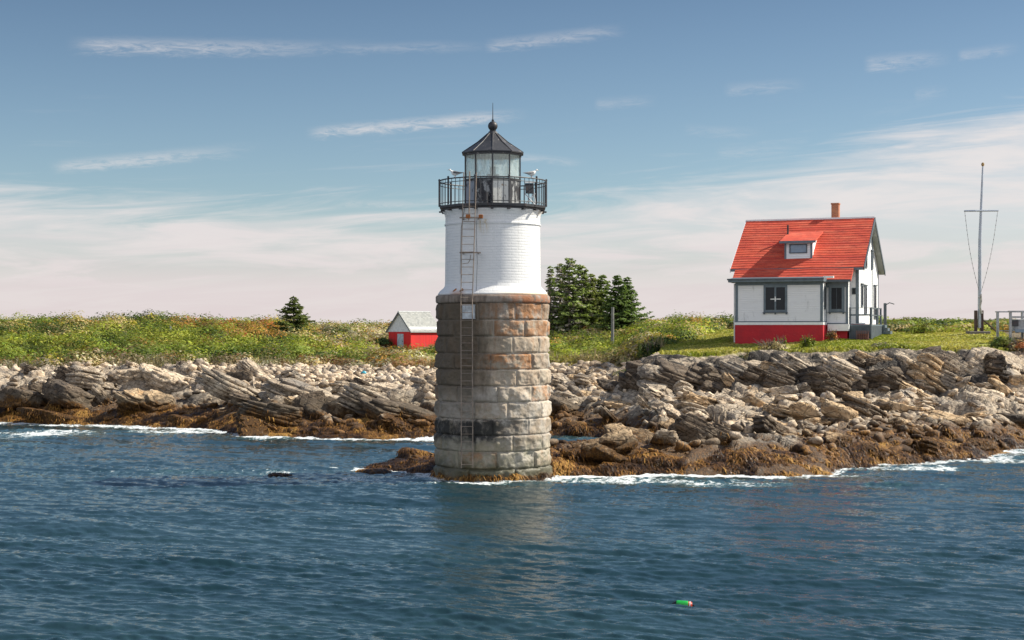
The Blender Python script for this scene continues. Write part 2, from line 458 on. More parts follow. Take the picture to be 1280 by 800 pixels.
def Hz(x, y):
    """height of the finished ground sheet at points"""
    x = np.atleast_1d(np.asarray(x, float)); y = np.atleast_1d(np.asarray(y, float))
    return terrain_full(x, y)[0]

# ------------------------------------------------------------------ rock shading shared by ledges, boulders and cobbles
def rock_color(g, p, tint=None, local=None):
    x, y, z = g.sep(p)[:3]
    nb = g.noise(p, .35, 4, .6)                       # big patches
    nm = g.noise(p, 2.3, 6, .65)
    # bedding: stretched noise across dip
    pr = g.map(local if local is not None else p, (.7, .7, 9.0), rot=(0, 0, 0)) if local is not None else g.map(g.map(p, (1, 1, 1), rot=(rad(8), rad(-28), rad(12))), (.8, .8, 10.0))
    ns = g.noise(pr, 1.0, 5, .65, .3)
    nf = g.noise(p, 22.0, 5, .7)
    c = g.ramp(nm, [(.25, (.21, .155, .105)), (.45, (.43, .34, .245)), (.6, (.57, .475, .355)), (.8, (.70, .62, .50))])
    c = g.mix(g.ss(ns, .50, .66, 0, .72), c, (.105, .092, .08))
    c = g.mix(g.ss(nb, .52, .66, 0, .75), c, (.19, .175, .16))
    c = g.mix(g.ss(g.noise(p, .9, 3, .6), .60, .72, 0, .55), c, (.46, .31, .17))     # ochre weathering
    c = g.mix(g.ss(nf, .58, .75, 0, .35), c, (.66, .63, .58))
    c = g.mix(g.ss(g.noise(p, 5.0, 6, .75), .53, .63, 0, .8), c, (.085, .075, .066))       # lichen and cracks
    ck = g.voro(g.vm('ADD', g.map(p, (1.1, 1.1, 1.8), rot=(0, rad(-28), 0)), g.vm('SCALE', g.noise(p, 1.5, 3, .6, col=True), 1.0)), 1.25, 'DISTANCE_TO_EDGE')
    c = g.mix(g.ss(ck, .0, .035, .75, 0), c, (.05, .045, .04))
    if tint is not None: c = g.mix(1.0, c, tint, 'MULTIPLY')
    # tidal zones by real height above the water
    zz = g.m('ADD', z, g.m('MULTIPLY', g.m('SUBTRACT', g.noise(p, .45, 5, .65), .5), 1.5))
    dark = g.ss(g.m('ADD', zz, g.ss(x, 1.0, 9.0, 0, .55)), 1.45, 2.0, 1, 0)
    dcol = g.mix(nm, (.035, .028, .02), (.15, .115, .075))
    c = g.mix(g.m('MULTIPLY', dark, g.ss(nm, .30, .62, .95, .45)), c, dcol)
    zw = g.m('ADD', z, g.m('MULTIPLY', g.m('SUBTRACT', g.noise(p, .55, 5, .7), .5), 2.6))
    weed = g.m('MULTIPLY', g.ss(zw, .95, 1.4, 1, 0), g.ss(g.noise(p, 1.6, 5, .7), .26, .42))
    hang = g.noise(g.map(p, (7.0, 7.0, 1.8)), 2.0, 5, .7)
    wcol = g.ramp(hang, [(.30, (.012, .007, .004)), (.50, (.085, .040, .010)), (.72, (.32, .155, .032))])
    c = g.mix(weed, c, wcol)
    bh = g.m('ADD', g.m('MULTIPLY', ns, .5), g.m('ADD', g.m('MULTIPLY', nm, .8), g.m('MULTIPLY', nf, .22)))
    bh = g.m('ADD', bh, g.m('MULTIPLY', g.ss(ck, 0, .09, -1, 0), .28))
    bh = g.mix(weed, bh, g.m('MULTIPLY', hang, 1.3))
    return c, bh, weed

def rock_material(name, tint=None):
    m, g = material(name)
    p = g.pos()
    c, bh, weed = rock_color(g, p, tint)
    g.put(g.b.inputs['Base Color'], c)
    g.put(g.b.inputs['Roughness'], g.m('SUBTRACT', .88, g.m('MULTIPLY', weed, .25))); g.b.inputs['Specular IOR Level'].default_value = .25
    g.put(g.b.inputs['Normal'], g.bump(bh, .9, .16))
    return m

M_ROCK = rock_material('shore_rock')
M_PALE = rock_material('pale_rock', (1.35, 1.33, 1.30))
M_DARK = rock_material('dark_rock', (.34, .32, .31))  # dark rock tone, deepened to stand in for shadow in cliff hollows
M_TAN = rock_material('tawny_rock', (1.28, 1.12, .90))

# ground sheet: rock, lawn, scrub soil
m, g = material('island_ground'); M_GROUND = m
p = g.pos()
c, bh, weed = rock_color(g, p)
n = g.noise(p, .5, 5, .65); nfine = g.noise(p, 9.0, 4, .7)
gr = g.ramp(n, [(.30, (.20, .225, .03)), (.46, (.33, .325, .055)), (.62, (.40, .37, .10)), (.78, (.45, .37, .16))])
gr = g.mix(g.ss(nfine, .4, .7, 0, .5), gr, (.14, .19, .025))
so = g.ramp(n, [(.3, (.10, .075, .04)), (.6, (.17, .13, .07))])
be = g.ramp(g.noise(p, 6.0, 4, .7), [(.3, (.30, .265, .22)), (.5, (.52, .475, .42)), (.7, (.70, .66, .60))])
c = g.mix(g.m('MULTIPLY', g.attr('beach'), .85), c, be); c = g.mix(g.m('MULTIPLY', g.attr('shade_soil'), g.ss(g.noise(p, 1.1, 5, .7), .38, .55)), c, (.035, .03, .026))  # dark cliff ground: shadow of hollows painted in, plus soil under turf
c = g.mix(g.attr('veg'), c, so); c = g.mix(g.attr('lawn'), c, gr)
g.put(g.b.inputs['Base Color'], c); g.put(g.b.inputs['Roughness'], g.m('SUBTRACT', .9, g.m('MULTIPLY', weed, .35)))
g.put(g.b.inputs['Normal'], g.bump(g.m('ADD', g.m('MULTIPLY', bh, g.m('SUBTRACT', 1.0, g.attr('veg'))), g.m('MULTIPLY', nfine, .5)), .9, .13))
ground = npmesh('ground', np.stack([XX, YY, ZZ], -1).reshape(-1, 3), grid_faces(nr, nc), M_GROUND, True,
                attrs={'veg': VEG.ravel(), 'lawn': LAWN.ravel(), 'beach': BEACH.ravel(), 'shade_soil': (np.clip(.55 + .9 * vn(XX * .8, YY * .8, seed=12), 0, 1) * sstep(83.0, 84.2, YY) * sstep(91.5, 90.0, YY) * sstep(6.5, 8, XX) * sstep(27.5, 25.5, XX)).ravel()})
tag(ground, kind='structure')

# ================================================================== WATER
def make_waves(n=1024, L=64.0, seed=3):
    r = np.random.default_rng(seed)
    k1 = np.fft.fftfreq(n, L / n) * 2 * np.pi
    kx, ky = np.meshgrid(k1, k1)
    k = np.hypot(kx, ky); k[0, 0] = 1
    wd = np.array([math.sin(rad(24)), math.cos(rad(24))])
    cosf = (kx * wd[0] + ky * wd[1]) / k
    def spec(lam, width, amp, spread):
        k0 = 2 * np.pi / lam
        s = np.exp(-.5 * (np.log(k / k0) / width) ** 2) * np.abs(cosf) ** spread / k
        h = np.fft.ifft2(s * (r.normal(size=k.shape) + 1j * r.normal(size=k.shape))).real
        return h / h.std() * amp
    h = spec(9, .3, .038, 10) + spec(3.2, .35, .024, 9) + spec(1.2, .45, .0145, 7) + spec(.5, .5, .0142, 5) + spec(.24, .4, .0078, 4)
    return h, L
WV, WL = make_waves()
def wave(x, y):
    n = WV.shape[0]
    u = (x / WL * n) % n; v = (y / WL * n) % n
    i = np.floor(u).astype(int); j = np.floor(v).astype(int); fu = u - i; fv = v - j
    i %= n; j %= n; i2 = (i + 1) % n; j2 = (j + 1) % n
    return (WV[j, i] * (1 - fu) + WV[j, i2] * fu) * (1 - fv) + (WV[j2, i] * (1 - fu) + WV[j2, i2] * fu) * fv
rows = np.arange(840, 518, -.55)
wy = CH * F / (rows - HZ)
wy = np.concatenate([np.array([-40, -10, 2, 8, 14, 19, 22.5]), wy, np.geomspace(104, 9000, 24)])
wt = np.concatenate([np.linspace(-1.6, -.40, 40)[:-1], np.arange(-.40, .40, .00085), np.linspace(.40, 1.6, 40)])
WT, WYY = np.meshgrid(wt, wy); WX = WT * np.maximum(np.abs(WYY), 25)
inb = ((np.abs(WT) < .5) & (WYY > 18) & (WYY < 115)).astype(float)
GZ = np.where((WYY > 54) & (WYY < 112), H0(WX, np.clip(WYY, 54, 112)), -4)
shal = sstep(-1.6, -.15, GZ)
dt = np.hypot(WX + .75, WYY - 60)
WZ = wave(WX, WYY) * (.78 + .5 * sstep(-.35, .35, fbm(WX * .07, WYY * .16, o=3, seed=88))) * inb * (1 - .15 * shal)
foam = np.clip(sstep(-1.1, -.25, GZ) * np.where((WX > 10.5) & (WYY > 58), .80, np.where(WX < -6, .88, 1.02)), 0, 1.12)
foam = np.maximum(foam, sstep(4.2, 2.3, dt + 1.0 * fbm(WX * .6, WYY * .6, o=3, seed=77)) * 1.05)
for (px, py, rx, ry, a) in ((250, 590, 130, 3.5, .55), (345, 592, 35, 5, .75), (1020, 594, 90, 5, .82), (1130, 586, 120, 5, .76), (1250, 575, 70, 7, .80), (560, 600, 70, 6, .7), (790, 600, 170, 7, .80), (900, 604, 120, 6, .74), (700, 600, 60, 5, .75),
                            (460, 598, 60, 5, .7), (60, 542, 90, 6, .85), (230, 540, 120, 5, .85), (40, 555, 120, 5, .45), (470, 556, 60, 3, .4), (1090, 606, 130, 4, .5)):
    Yc = CH * F / (py - HZ); Xc = wx(px, Yc); ax = rx / F * Yc; ay = Yc * Yc / (CH * F) * ry
    foam = np.maximum(foam, a * np.exp(-(((WX - Xc) / ax) ** 2 + ((WYY - Yc) / ay) ** 2)))
foam = foam * np.where((WX > .5) & (WX < 7.5) & (WYY > 70) & (WYY < 83), .35, 1.0)
m, g = material('sea_water'); M_WATER = m
p = g.pos()
nA = g.noise(g.map(p, (1.0, .55, 1), rot=(0, 0, rad(20))), 8.0, 5, .7)
nB = g.noise(g.map(p, (1.0, .6, 1), rot=(0, 0, rad(-12))), 2.2, 3, .6)
bh = g.m('ADD', g.m('MULTIPLY', nA, .35), g.m('MULTIPLY', nB, .8))
fo = g.attr('foam')
fn = g.m('ADD', g.m('MULTIPLY', g.noise(g.map(p, (1.0, .7, 1)), 2.2, 8, .78, 1.2), .65), g.m('MULTIPLY', g.noise(g.map(p, (1.0, .6, 1)), .55, 5, .7, .6), .35))
fk = g.m('ADD', fo, g.m('MULTIPLY', g.m('SUBTRACT', fn, .5), 3.0))
fm = g.ss(fk, .62, .92)
mist = g.m('MULTIPLY', g.ss(fk, .25, .8), .5)
base = g.mix(g.ss(g.noise(g.map(p, (.5, 1.6, 1)), .10, 4, .6), .35, .65), (.013, .037, .047), (.022, .053, .066))
base = g.mix(mist, base, (.10, .20, .19))
wp = g.b
g.put(wp.inputs['Base Color'], base); wp.inputs['Roughness'].default_value = .06; wp.inputs['IOR'].default_value = 1.333
g.put(wp.inputs['Normal'], g.bump(bh, .5, .06))
fb = g.new('ShaderNodeBsdfDiffuse'); g.put(fb.inputs[0], g.mix(g.noise(p, 9.0, 4, .7), (.62, .68, .70), (.88, .90, .90)))
g.put(fb.inputs['Normal'], g.bump(fn, .8, .2))
ms = g.new('ShaderNodeMixShader'); g.put(ms.inputs[0], fm); g.l.new(wp.outputs[0], ms.inputs[1]); g.l.new(fb.outputs[0], ms.inputs[2])
g.l.new(ms.outputs[0], g.out.inputs[0])
water = npmesh('water', np.stack([WX, WYY, WZ + .05 * foam * inb * fbm(WX * 3, WYY * 3, o=2, seed=9)], -1).reshape(-1, 3), grid_faces(*WX.shape), M_WATER, True, attrs={'foam': foam.ravel()})
tag(water, kind='structure')
# ================================================================== ROCKS
_ico = {}
def ico(sub):
    if sub not in _ico:
        bm = bmesh.new(); bmesh.ops.create_icosphere(bm, subdivisions=sub, radius=1.0)
        bm.verts.ensure_lookup_table()
        _ico[sub] = (np.array([v.co[:] for v in bm.verts]), np.array([[v.index for v in f.verts] for f in bm.faces])); bm.free()
    return _ico[sub]

def blocks3(x, y, z, seed):
    """broken rock: every cell of a jittered lattice sits a little in or out, with a crack between"""
    ix, iy, iz = np.floor(x), np.floor(y), np.floor(z)
    best = np.full(x.shape, 9.0); sec = best.copy(); val = np.zeros_like(x)
    for dx in (-1, 0, 1):
        for dy in (-1, 0, 1):
            for dz in (-1, 0, 1):
                cx, cy, cz = ix + dx, iy + dy, iz + dz
                d2 = (x - cx - _h(cx, cy, cz, seed)) ** 2 + (y - cy - _h(cx, cy, cz, seed + 1)) ** 2 + (z - cz - _h(cx, cy, cz, seed + 2)) ** 2
                u = d2 < best
                sec = np.where(u, best, np.minimum(sec, d2)); val = np.where(u, _h(cx, cy, cz, seed + 3), val); best = np.where(u, d2, best)
    return val - .5, np.sqrt(sec) - np.sqrt(best)

def rock_shape(seed, sub=4, scale=(1, 1, 1), planes=11, rough=.07, round_=.0, beds=.05, cell=None):
    r = np.random.default_rng(seed)
    V, Fc = ico(sub)
    n = r.normal(size=(planes, 3)); n /= np.linalg.norm(n, axis=1)[:, None]
    n = np.vstack([n, [[0, 0, 1], [0, 0, -1], [.2, .1, .97]]]); n /= np.linalg.norm(n, axis=1)[:, None]
    h = r.uniform(.50, .90, len(n)); h[planes:] = r.uniform(.5, .75, 3)
    dot = V @ n.T
    rr = np.where(dot > .05, h[None, :] / np.maximum(dot, .05), 9)
    k = 40.0 if round_ == 0 else 9.0
    rad_ = -np.log(np.exp(-k * np.minimum(rr, 4)).sum(1)) / k
    rad_ = np.minimum(rad_, 1.15) * (1 - round_) + round_ * .8
    P = V * rad_[:, None]
    o = r.uniform(0, 90, 3)
    S = np.array(scale); Q = P * S
    f = 1.0 / max(.25, (S.prod()) ** (1 / 3))
    if sub >= 3:
        c = cell or min(.62, max(.22, .42 / f))
        w = .25 * vn(Q[:, 0] / c + o[2], Q[:, 1] / c, Q[:, 2] / c, 9)
        bv, ed = blocks3(Q[:, 0] / (1.9 * c) + o[0] + w, Q[:, 1] / (1.3 * c) + o[1], Q[:, 2] / (.62 * c) + o[2] + w, seed % 89)
        k_ = (1 - round_) * (beds / .06)
        P = P * (1 + k_ * (.15 * bv - .09 * (1 - sstep(0, .16, ed))))[:, None]
    nz = fbm(Q[:, 0] * 2.2 * f + o[0], Q[:, 1] * 2.2 * f + o[1], Q[:, 2] * 3.2 * f + o[2], 4, seed % 97)
    P = P * (1 + rough * 1.3 * nz)[:, None]
    return P * S, Fc

def bedded_rock(seed, size, nbeds=None):
    """ledge of bedrock: stacks of broken plates lying one on another, seen edge on"""
    r = np.random.default_rng(seed); a, b, c = size
    VV = []; FF = []; base = 0
    nst = int(r.integers(2, 4))
    for st_ in range(nst):
        ox = (st_ - (nst - 1) / 2) * a * .75 + r.normal(0, .08) * a; oy = r.normal(0, .22) * b; oz = r.normal(0, .16) * c
        sa = a * r.uniform(.5, .78); sb = b * r.uniform(.65, 1.0); sc = c * r.uniform(.75, 1.1)
        z = -sc; n = nbeds or max(4, int(2 * sc / .15)); th = r.uniform(.4, 1.6, n); th = th / th.sum() * 2 * sc
        wob = r.uniform(0, 6.28, 3)
        for k in range(n):
            m = 15; q = (z + sc) / (2 * sc)
            env = (.72 + .5 * math.sin(math.pi * min(1, q * .8 + .18))) * r.uniform(.78, 1.08)
            ang = np.linspace(0, 2 * np.pi, m, endpoint=False) + r.normal(0, .10, m)
            rr = 1 / (np.abs(np.cos(ang)) ** 3 + np.abs(np.sin(ang)) ** 3) ** (1 / 3)
            rr = rr * env * (1 + .10 * np.sin(3 * ang + wob[0]) + .08 * np.sin(5 * ang + wob[1])) * r.uniform(.80, 1.08, m)
            cx, cy = ox + r.normal(0, .05) * a, oy + r.normal(0, .06) * b
            x, y = cx + rr * np.cos(ang) * sa, cy + rr * np.sin(ang) * sb
            t = th[k]; tx, ty = r.normal(0, .025, 2)
            rings = [(1.0 - .06, z - .03), (1.0, z + t * .25), (.99, z + t * .8), (.93, z + t), (.5, z + t + .02)]
            for (f, zz) in rings:
                X_ = cx + (x - cx) * f; Y_ = cy + (y - cy) * f
                VV.append(np.stack([X_, Y_, zz + oz + tx * (X_ - cx) + ty * (Y_ - cy) + r.normal(0, .012, m)], 1))
            VV.append(np.array([[cx, cy, z + t + oz + .03], [cx, cy, z + oz - .03], [cx, cy, z + oz]]))
            for j in range(len(rings) - 1):
                for i in range(m):
                    i2 = (i + 1) % m
                    FF.append((base + j * m + i, base + j * m + i2, base + (j + 1) * m + i2)); FF.append((base + j * m + i, base + (j + 1) * m + i2, base + (j + 1) * m + i))
            tp = base + len(rings) * m
            for i in range(m):
                i2 = (i + 1) % m
                FF.append((base + (len(rings) - 1) * m + i, base + (len(rings) - 1) * m + i2, tp)); FF.append((base + i2, base + i, tp + 1))
            base += len(rings) * m + 3
            z += t
    return np.vstack(VV), np.array(FF)

def euler_mat(rx, ry, rz):
    return np.array((Matrix.Rotation(rz, 3, 'Z') @ Matrix.Rotation(ry, 3, 'Y') @ Matrix.Rotation(rx, 3, 'X')))

WEEDPTS = []     # world points of low rock surfaces for the hanging weed
def note_weed(P):
    k = P[:, 2] < 1.5
    k &= P[:, 2] > -.1
    if k.any(): WEEDPTS.append(P[k][::4])

def rim(px): return seglerp(px, [(700, 453), (795, 452), (830, 451), (920, 448), (985, 447), (1050, 445), (1130, 443), (1165, 437), (1200, 431), (1235, 432), (1270, 442), (1350, 445)])
def over_rim(P):
    """how far rock points stand above the turf rim of the cliff"""
    px = 640 + F * P[:, 0] / P[:, 1]
    k = (px > 790) & (P[:, 1] > 77)
    if not k.any(): return 0.0
    return max(0.0, float((P[k, 2] - (CH + (HZ - rim(px[k])) / F * P[k, 1]) - .38 * vn(P[k, 0] * .7, P[k, 1] * 0, seed=15)).max()))
def big_rock(label, px, py, Y, size, rot, mat, seed, planes=10, rough=.07, round_=0, sub=4, beds=.05, name='rock', group=None, cliff_ok=True):
    """one rock; px,py,Y give its centre as a point of the island"""
    k = .70 if (px > 790 and py < 495 and py > 446) else .86
    size = (size[0] * k, size[1] * .92, size[2] * (1.05 if round_ == 0 else 1))
    rot = (rot[0], rot[1] * (.60 + .5 * ((seed * 37) % 10) / 10), rot[2] + ((seed * 53) % 40) - 20)
    bedded = beds >= .08
    if bedded: V, Fc = bedded_rock(seed, (size[0] * 1.05, size[1], size[2] * 1.0))
    else: V, Fc = rock_shape(seed, max(sub, 5) if max(size) > .8 else sub, size, 8, rough, round_, min(beds, .075))
    drop = .30 if (px > 790 and 446 < py < 475 and seed not in (41, 42)) else 0.0
    c = np.array([wx(px, Y), Y, wz(py, Y) - drop])
    R = euler_mat(*[rad(a) for a in rot])
    V = V @ R.T
    if seed not in (41, 42, 45, 46) and Y > 77: c[2] -= over_rim(V + c)
    o = npmesh(name, V, Fc, mat, not bedded, loc=tuple(c))
    tag(o, label, 'rock', group)
    note_weed(V + c)
    return o

BR = [
 # label, px, py, Y, size, rot(x,y,z), mat, seed, kwargs
 ('huge pale rounded outcrop with deep dark cracks, largest rock of the left shore', 212, 478, 99.5, (2.5, 2.0, 1.15), (8, 20, 10), M_PALE, 11, dict(sub=5, beds=.06)),
 ('pale cracked outcrop tucked against the left flank of the largest left shore rock', 160, 474, 100.5, (1.7, 1.5, .95), (0, -8, 30), M_PALE, 12, dict(sub=4)),
 ('smooth whitish round boulder alone among the rubble of the far left shore', 47, 470, 103, (.72, .6, .62), (0, 0, 20), M_PALE, 13, dict(round_=.5)),
 ('steep brown rock face with vertical streaks under the largest left shore rock', 186, 509, 94, (1.6, 1.2, 1.4), (20, 24, -20), M_TAN, 14, dict(beds=.09)),
 ('long dark ledge at the far left edge of the shore, weed at its foot', 22, 497, 96.5, (2.4, 1.4, 1.05), (5, 12, 5), M_DARK, 15, {}),
 ('blackish angular ledge right of the far left ledge', 88, 495, 96, (2.0, 1.3, .95), (0, 26, -8), M_DARK, 16, {}),
 ('low pale slab sloping right, beside the largest left shore rock', 276, 482, 97.5, (2.0, 1.5, .65), (8, 17, 0), M_PALE, 17, {}),
 ('long tawny slab dipping right above the weed, left of the cobble beach', 318, 496, 92.5, (2.2, 1.3, .62), (10, 26, 10), M_ROCK, 18, dict(beds=.09)),
 ('dark layered ledge dipping right, middle of the shore between outcrop and lighthouse', 392, 502, 89.5, (2.5, 1.5, .75), (6, 24, 4), M_ROCK, 19, dict(beds=.1)),
 ('brown weedy ledge standing straight in the water below the cobble beach', 352, 528, 84, (2.0, 1.3, .85), (0, 22, 0), M_DARK, 20, dict(beds=.08)),
 ('layered brown ledge left of the lighthouse base, dipping right to the water', 462, 508, 87, (2.3, 1.4, .7), (6, 25, 8), M_ROCK, 21, dict(beds=.1)),
 ('dark weedy slab close to the left side of the lighthouse, across the channel', 515, 524, 84.5, (2.0, 1.3, .6), (4, 20, 4), M_DARK, 22, dict(beds=.08)),
 ('pale flat slab at the back of the ledges just left of the lighthouse', 505, 492, 94, (2.2, 1.5, .5), (6, 16, 0), M_PALE, 23, {}),
 ('tawny square-topped block at the left foot of the lighthouse', 521, 573, 64.6, (.95, .8, .62), (4, 4, 6), M_TAN, 24, dict(rough=.05, sub=5)),
 ('low hump of orange-brown weed in the water left of the lighthouse', 467, 592, 61.6, (1.22, .8, .32), (0, -3, 0), M_DARK, 25, dict(round_=.4)),
 ('dark wet shelf between the weedy hump and the lighthouse foot', 520, 590, 62.4, (1.0, 1.1, .26), (0, 0, 0), M_DARK, 26, {}),
 ('small dark rock barely breaking the waves, out in the water far from the ledges', 347, 594, 60.2, (.62, .4, .12), (0, 0, 0), M_DARK, 27, dict(round_=.4)),
 ('dark weedy hump on the left shore waterline under the steep brown face', 232, 530, 90, (1.7, 1.0, .6), (0, 14, 0), M_DARK, 28, {}),
 ('wide weed-covered rock at the waterline near the far left edge', 60, 522, 93.4, (2.2, 1.0, .6), (0, 8, 0), M_DARK, 29, {}),
 ('big block draped in golden-brown weed at the right end of the ledge', 1110, 556, 69.5, (1.55, 1.2, .85), (10, 9, 4), M_DARK, 30, dict(sub=5)),
 ('second weed-draped block, right of the big one and split from it by a dark gap', 1172, 560, 70.3, (1.5, 1.1, .62), (10, 14, -4), M_DARK, 31, dict(sub=5)),
 ('large pale grey slab half covered with barnacles in the middle of the right ledge', 985, 548, 70, (2.6, 1.6, .62), (14, 10, 6), M_TAN, 32, dict(sub=5)),
 ('rounded weed-hung rock at the lowest front of the ledge, its tip touching the foam', 960, 580, 62.3, (1.8, 1.0, .7), (10, 6, 0), M_DARK, 33, dict(sub=5)),
 ('weedy rock right of the lighthouse foot at the water edge', 775, 577, 64, (1.5, 1.0, .55), (6, 10, 0), M_DARK, 34, {}),
 ('brown weed mound directly against the right side of the lighthouse foot', 708, 576, 64, (1.2, 1.1, .55), (6, -8, 0), M_DARK, 35, {}),
 ('reddish weed-hung rock half way along the ledge from the lighthouse', 860, 572, 64, (2.2, 1.1, .72), (8, 8, 0), M_DARK, 36, dict(sub=5)),
 ('pale slab leaning in the boulder field below the cliff, under the house', 955, 508, 80.5, (2.0, 1.2, .55), (10, -16, 8), M_PALE, 37, {}),
 ('peaked brown-grey rock in front of the dark cliff hollow', 1120, 516, 78.5, (1.9, 1.2, .85), (4, 12, 10), M_TAN, 38, {}),
 ('grey-brown slab with a weed fringe on the right side of the boulder field', 1180, 524, 77, (1.7, 1.1, .55), (6, 14, 0), M_TAN, 39, {}),
 ('dark wet boulder cut by the right edge of the picture', 1268, 528, 77.5, (1.3, 1.0, .72), (0, 10, 0), M_DARK, 40, {}),
 ('tall white-grey rock crowning the cliff near the right edge', 1222, 462, 85.6, (1.35, 1.1, 1.55), (-8, 34, 10), M_PALE, 41, dict(sub=5)),
 ('white-grey rock leaning on the right shoulder of the tall crowning rock', 1245, 452, 87.2, (1.2, 1.0, .85), (0, 30, 20), M_PALE, 42, {}),
 ('white egg-shaped boulder at the foot of the tall crowning rock', 1240, 494, 82.2, (.95, .7, .52), (0, 12, 0), M_PALE, 43, dict(round_=.35)),
 ('pale block behind the egg-shaped boulder at the right edge', 1272, 480, 84.5, (1.3, 1.0, .8), (0, 16, 10), M_PALE, 44, {}),
 ('pointed pale stone standing on the grass rim of the cliff', 1172, 444, 87.0, (.5, .4, .36), (0, 20, 0), M_PALE, 45, {}),
 ('pale stone wedge left of the pointed stone on the cliff rim', 1155, 440, 87.4, (.6, .4, .28), (0, -24, 0), M_PALE, 46, {}),
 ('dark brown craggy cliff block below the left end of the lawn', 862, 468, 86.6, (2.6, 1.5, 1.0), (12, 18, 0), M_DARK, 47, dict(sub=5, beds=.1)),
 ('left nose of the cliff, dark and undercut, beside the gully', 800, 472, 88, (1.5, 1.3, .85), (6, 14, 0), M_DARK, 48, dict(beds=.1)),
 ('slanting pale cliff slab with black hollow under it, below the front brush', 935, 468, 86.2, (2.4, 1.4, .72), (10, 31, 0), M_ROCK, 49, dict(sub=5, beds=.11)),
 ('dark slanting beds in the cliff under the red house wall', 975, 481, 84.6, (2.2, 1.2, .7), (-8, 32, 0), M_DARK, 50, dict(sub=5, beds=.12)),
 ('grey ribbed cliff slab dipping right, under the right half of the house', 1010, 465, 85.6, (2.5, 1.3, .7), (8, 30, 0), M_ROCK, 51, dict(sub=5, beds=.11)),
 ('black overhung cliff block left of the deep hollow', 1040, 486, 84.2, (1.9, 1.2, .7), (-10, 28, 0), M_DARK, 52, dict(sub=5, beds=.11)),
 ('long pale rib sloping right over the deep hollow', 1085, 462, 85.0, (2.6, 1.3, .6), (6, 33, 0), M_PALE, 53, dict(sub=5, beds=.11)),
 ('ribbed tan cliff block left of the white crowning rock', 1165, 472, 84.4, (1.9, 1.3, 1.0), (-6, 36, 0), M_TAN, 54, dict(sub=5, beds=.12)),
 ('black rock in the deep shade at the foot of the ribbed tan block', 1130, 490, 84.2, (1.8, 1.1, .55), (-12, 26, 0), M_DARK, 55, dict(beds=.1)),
 ('tan block on the cliff edge just left of the stone wedge', 1120, 452, 86.0, (1.5, 1.1, .6), (0, 30, 0), M_TAN, 56, dict(beds=.1)),
 ('pale blocky rock high on the cliff below the middle of the lawn', 1060, 450, 86.4, (1.5, 1.0, .6), (0, 24, 0), M_PALE, 57, dict(beds=.1)),
 ('flat grey slab in the gully between the beach and the cliff', 722, 500, 90, (1.6, 1.1, .42), (6, 10, 0), M_ROCK, 58, {}),
 ('dark boulder in the gully just right of the lighthouse', 708, 520, 86, (1.2, .9, .6), (0, 10, 0), M_DARK, 59, {}),
 ('round weed-capped rock behind the still pool', 722, 536, 82.4, (1.5, 1.0, .62), (0, 6, 0), M_DARK, 60, dict(round_=.3)),
]
for b in BR: big_rock(*b[:8], **b[8])

# cliff filling slabs: shown as many alike beds
def variants(n, sub, mat_cycle, **kw):
    out = []
    for k in range(n):
        V, Fc = rock_shape(300 + 7 * k + sub, sub, (1, 1, 1), **kw)
        out.append((V, Fc))
    return out
mesh_cache = {}
def var_obj(key, V, Fc, mat, name):
    if key not in mesh_cache:
        o = npmesh(name, V, Fc, mat, True); mesh_cache[key] = o; return o
    o = mesh_cache[key].copy(); COL.objects.link(o); return o
VAR = variants(12, 4, None, planes=6, rough=.07, beds=.07, cell=.34)
VAR += [bedded_rock(800 + k, (1.1, .9, .8), 7) for k in range(10)]
MATS = [M_ROCK, M_TAN, M_DARK, M_PALE]
def scatter_rock(x, y, s, rot, k, mi, label, group, sink=.32):
    V, Fc = VAR[k]
    o = var_obj((k, mi), V, Fc, MATS[mi], 'boulder')
    if k >= 12 and o.data.polygons[0].use_smooth: o.data.polygons.foreach_set('use_smooth', np.zeros(len(o.data.polygons), bool))
    z = float(Hz(x, y)[0])
    zc = z + s[2] * (.8 - sink * 1.6)
    if y > 84.2 and x > 6: zc -= .35 * max(s)
    if y > 77 and x > 6:
        zc -= over_rim((V * np.array(s)) @ euler_mat(*[rad(a) for a in rot]).T + np.array([x, y, zc]))
    o.location = (x, y, zc); o.rotation_euler = [rad(a) for a in rot]; o.scale = s
    tag(o, label, 'boulder', group)
    note_weed((V * np.array(s)) @ euler_mat(*[rad(a) for a in rot]).T + np.array([x, y, zc]))

def zone(n, pxr, yr, size, mi_w, label, group, dip=26, seed=0, flat=.55, zmin=None, bed=.25):
    r = np.random.default_rng(900 + seed); c = 0; tries = 0
    while c < n and tries < n * 30:
        tries += 1
        px = r.uniform(*pxr); Y = r.uniform(*yr); x = wx(px, Y)
        if Y > veg_start(px) - .3: continue
        h = float(H0(np.array([x]), np.array([Y]))[0])
        if h < (zmin if zmin is not None else .1): continue
        if math.hypot(x + .75, Y - 60) < 3.3: continue
        a = size[0] * (size[1] / size[0]) ** (r.random() ** 1.5)
        s = (a * r.uniform(.9, 1.25), a * r.uniform(.7, 1.1), a * r.uniform(flat * 1.0, flat * 1.6))
        scatter_rock(x, Y, s, (r.normal(0, 14), dip + r.normal(0, 14), r.normal(0, 38)), int(r.integers(12, 22) if r.random() < bed else r.integers(12)), int(r.choice(4, p=mi_w)), label, group)
        c += 1
zone(34, (-20, 330), (94, 107), (.35, 1.3), (.3, .3, .25, .15), 'angular boulder in the rubble of the left shore, pale above and brown below', 'boulders of the left shore', 20, 1, .5, bed=.5)
zone(26, (300, 545), (82, 97), (.4, 1.3), (.35, .25, .35, .05), 'brown tilted ledge rock between the cobble beach and the channel', 'ledge rocks below the cobble beach', 25, 2, .5, bed=.65)
zone(30, (690, 830), (81, 100), (.35, 1.0), (.3, .3, .15, .25), 'grey boulder in the gully between lighthouse and cliff', 'boulders in the gully', 14, 3, .5, bed=.5)
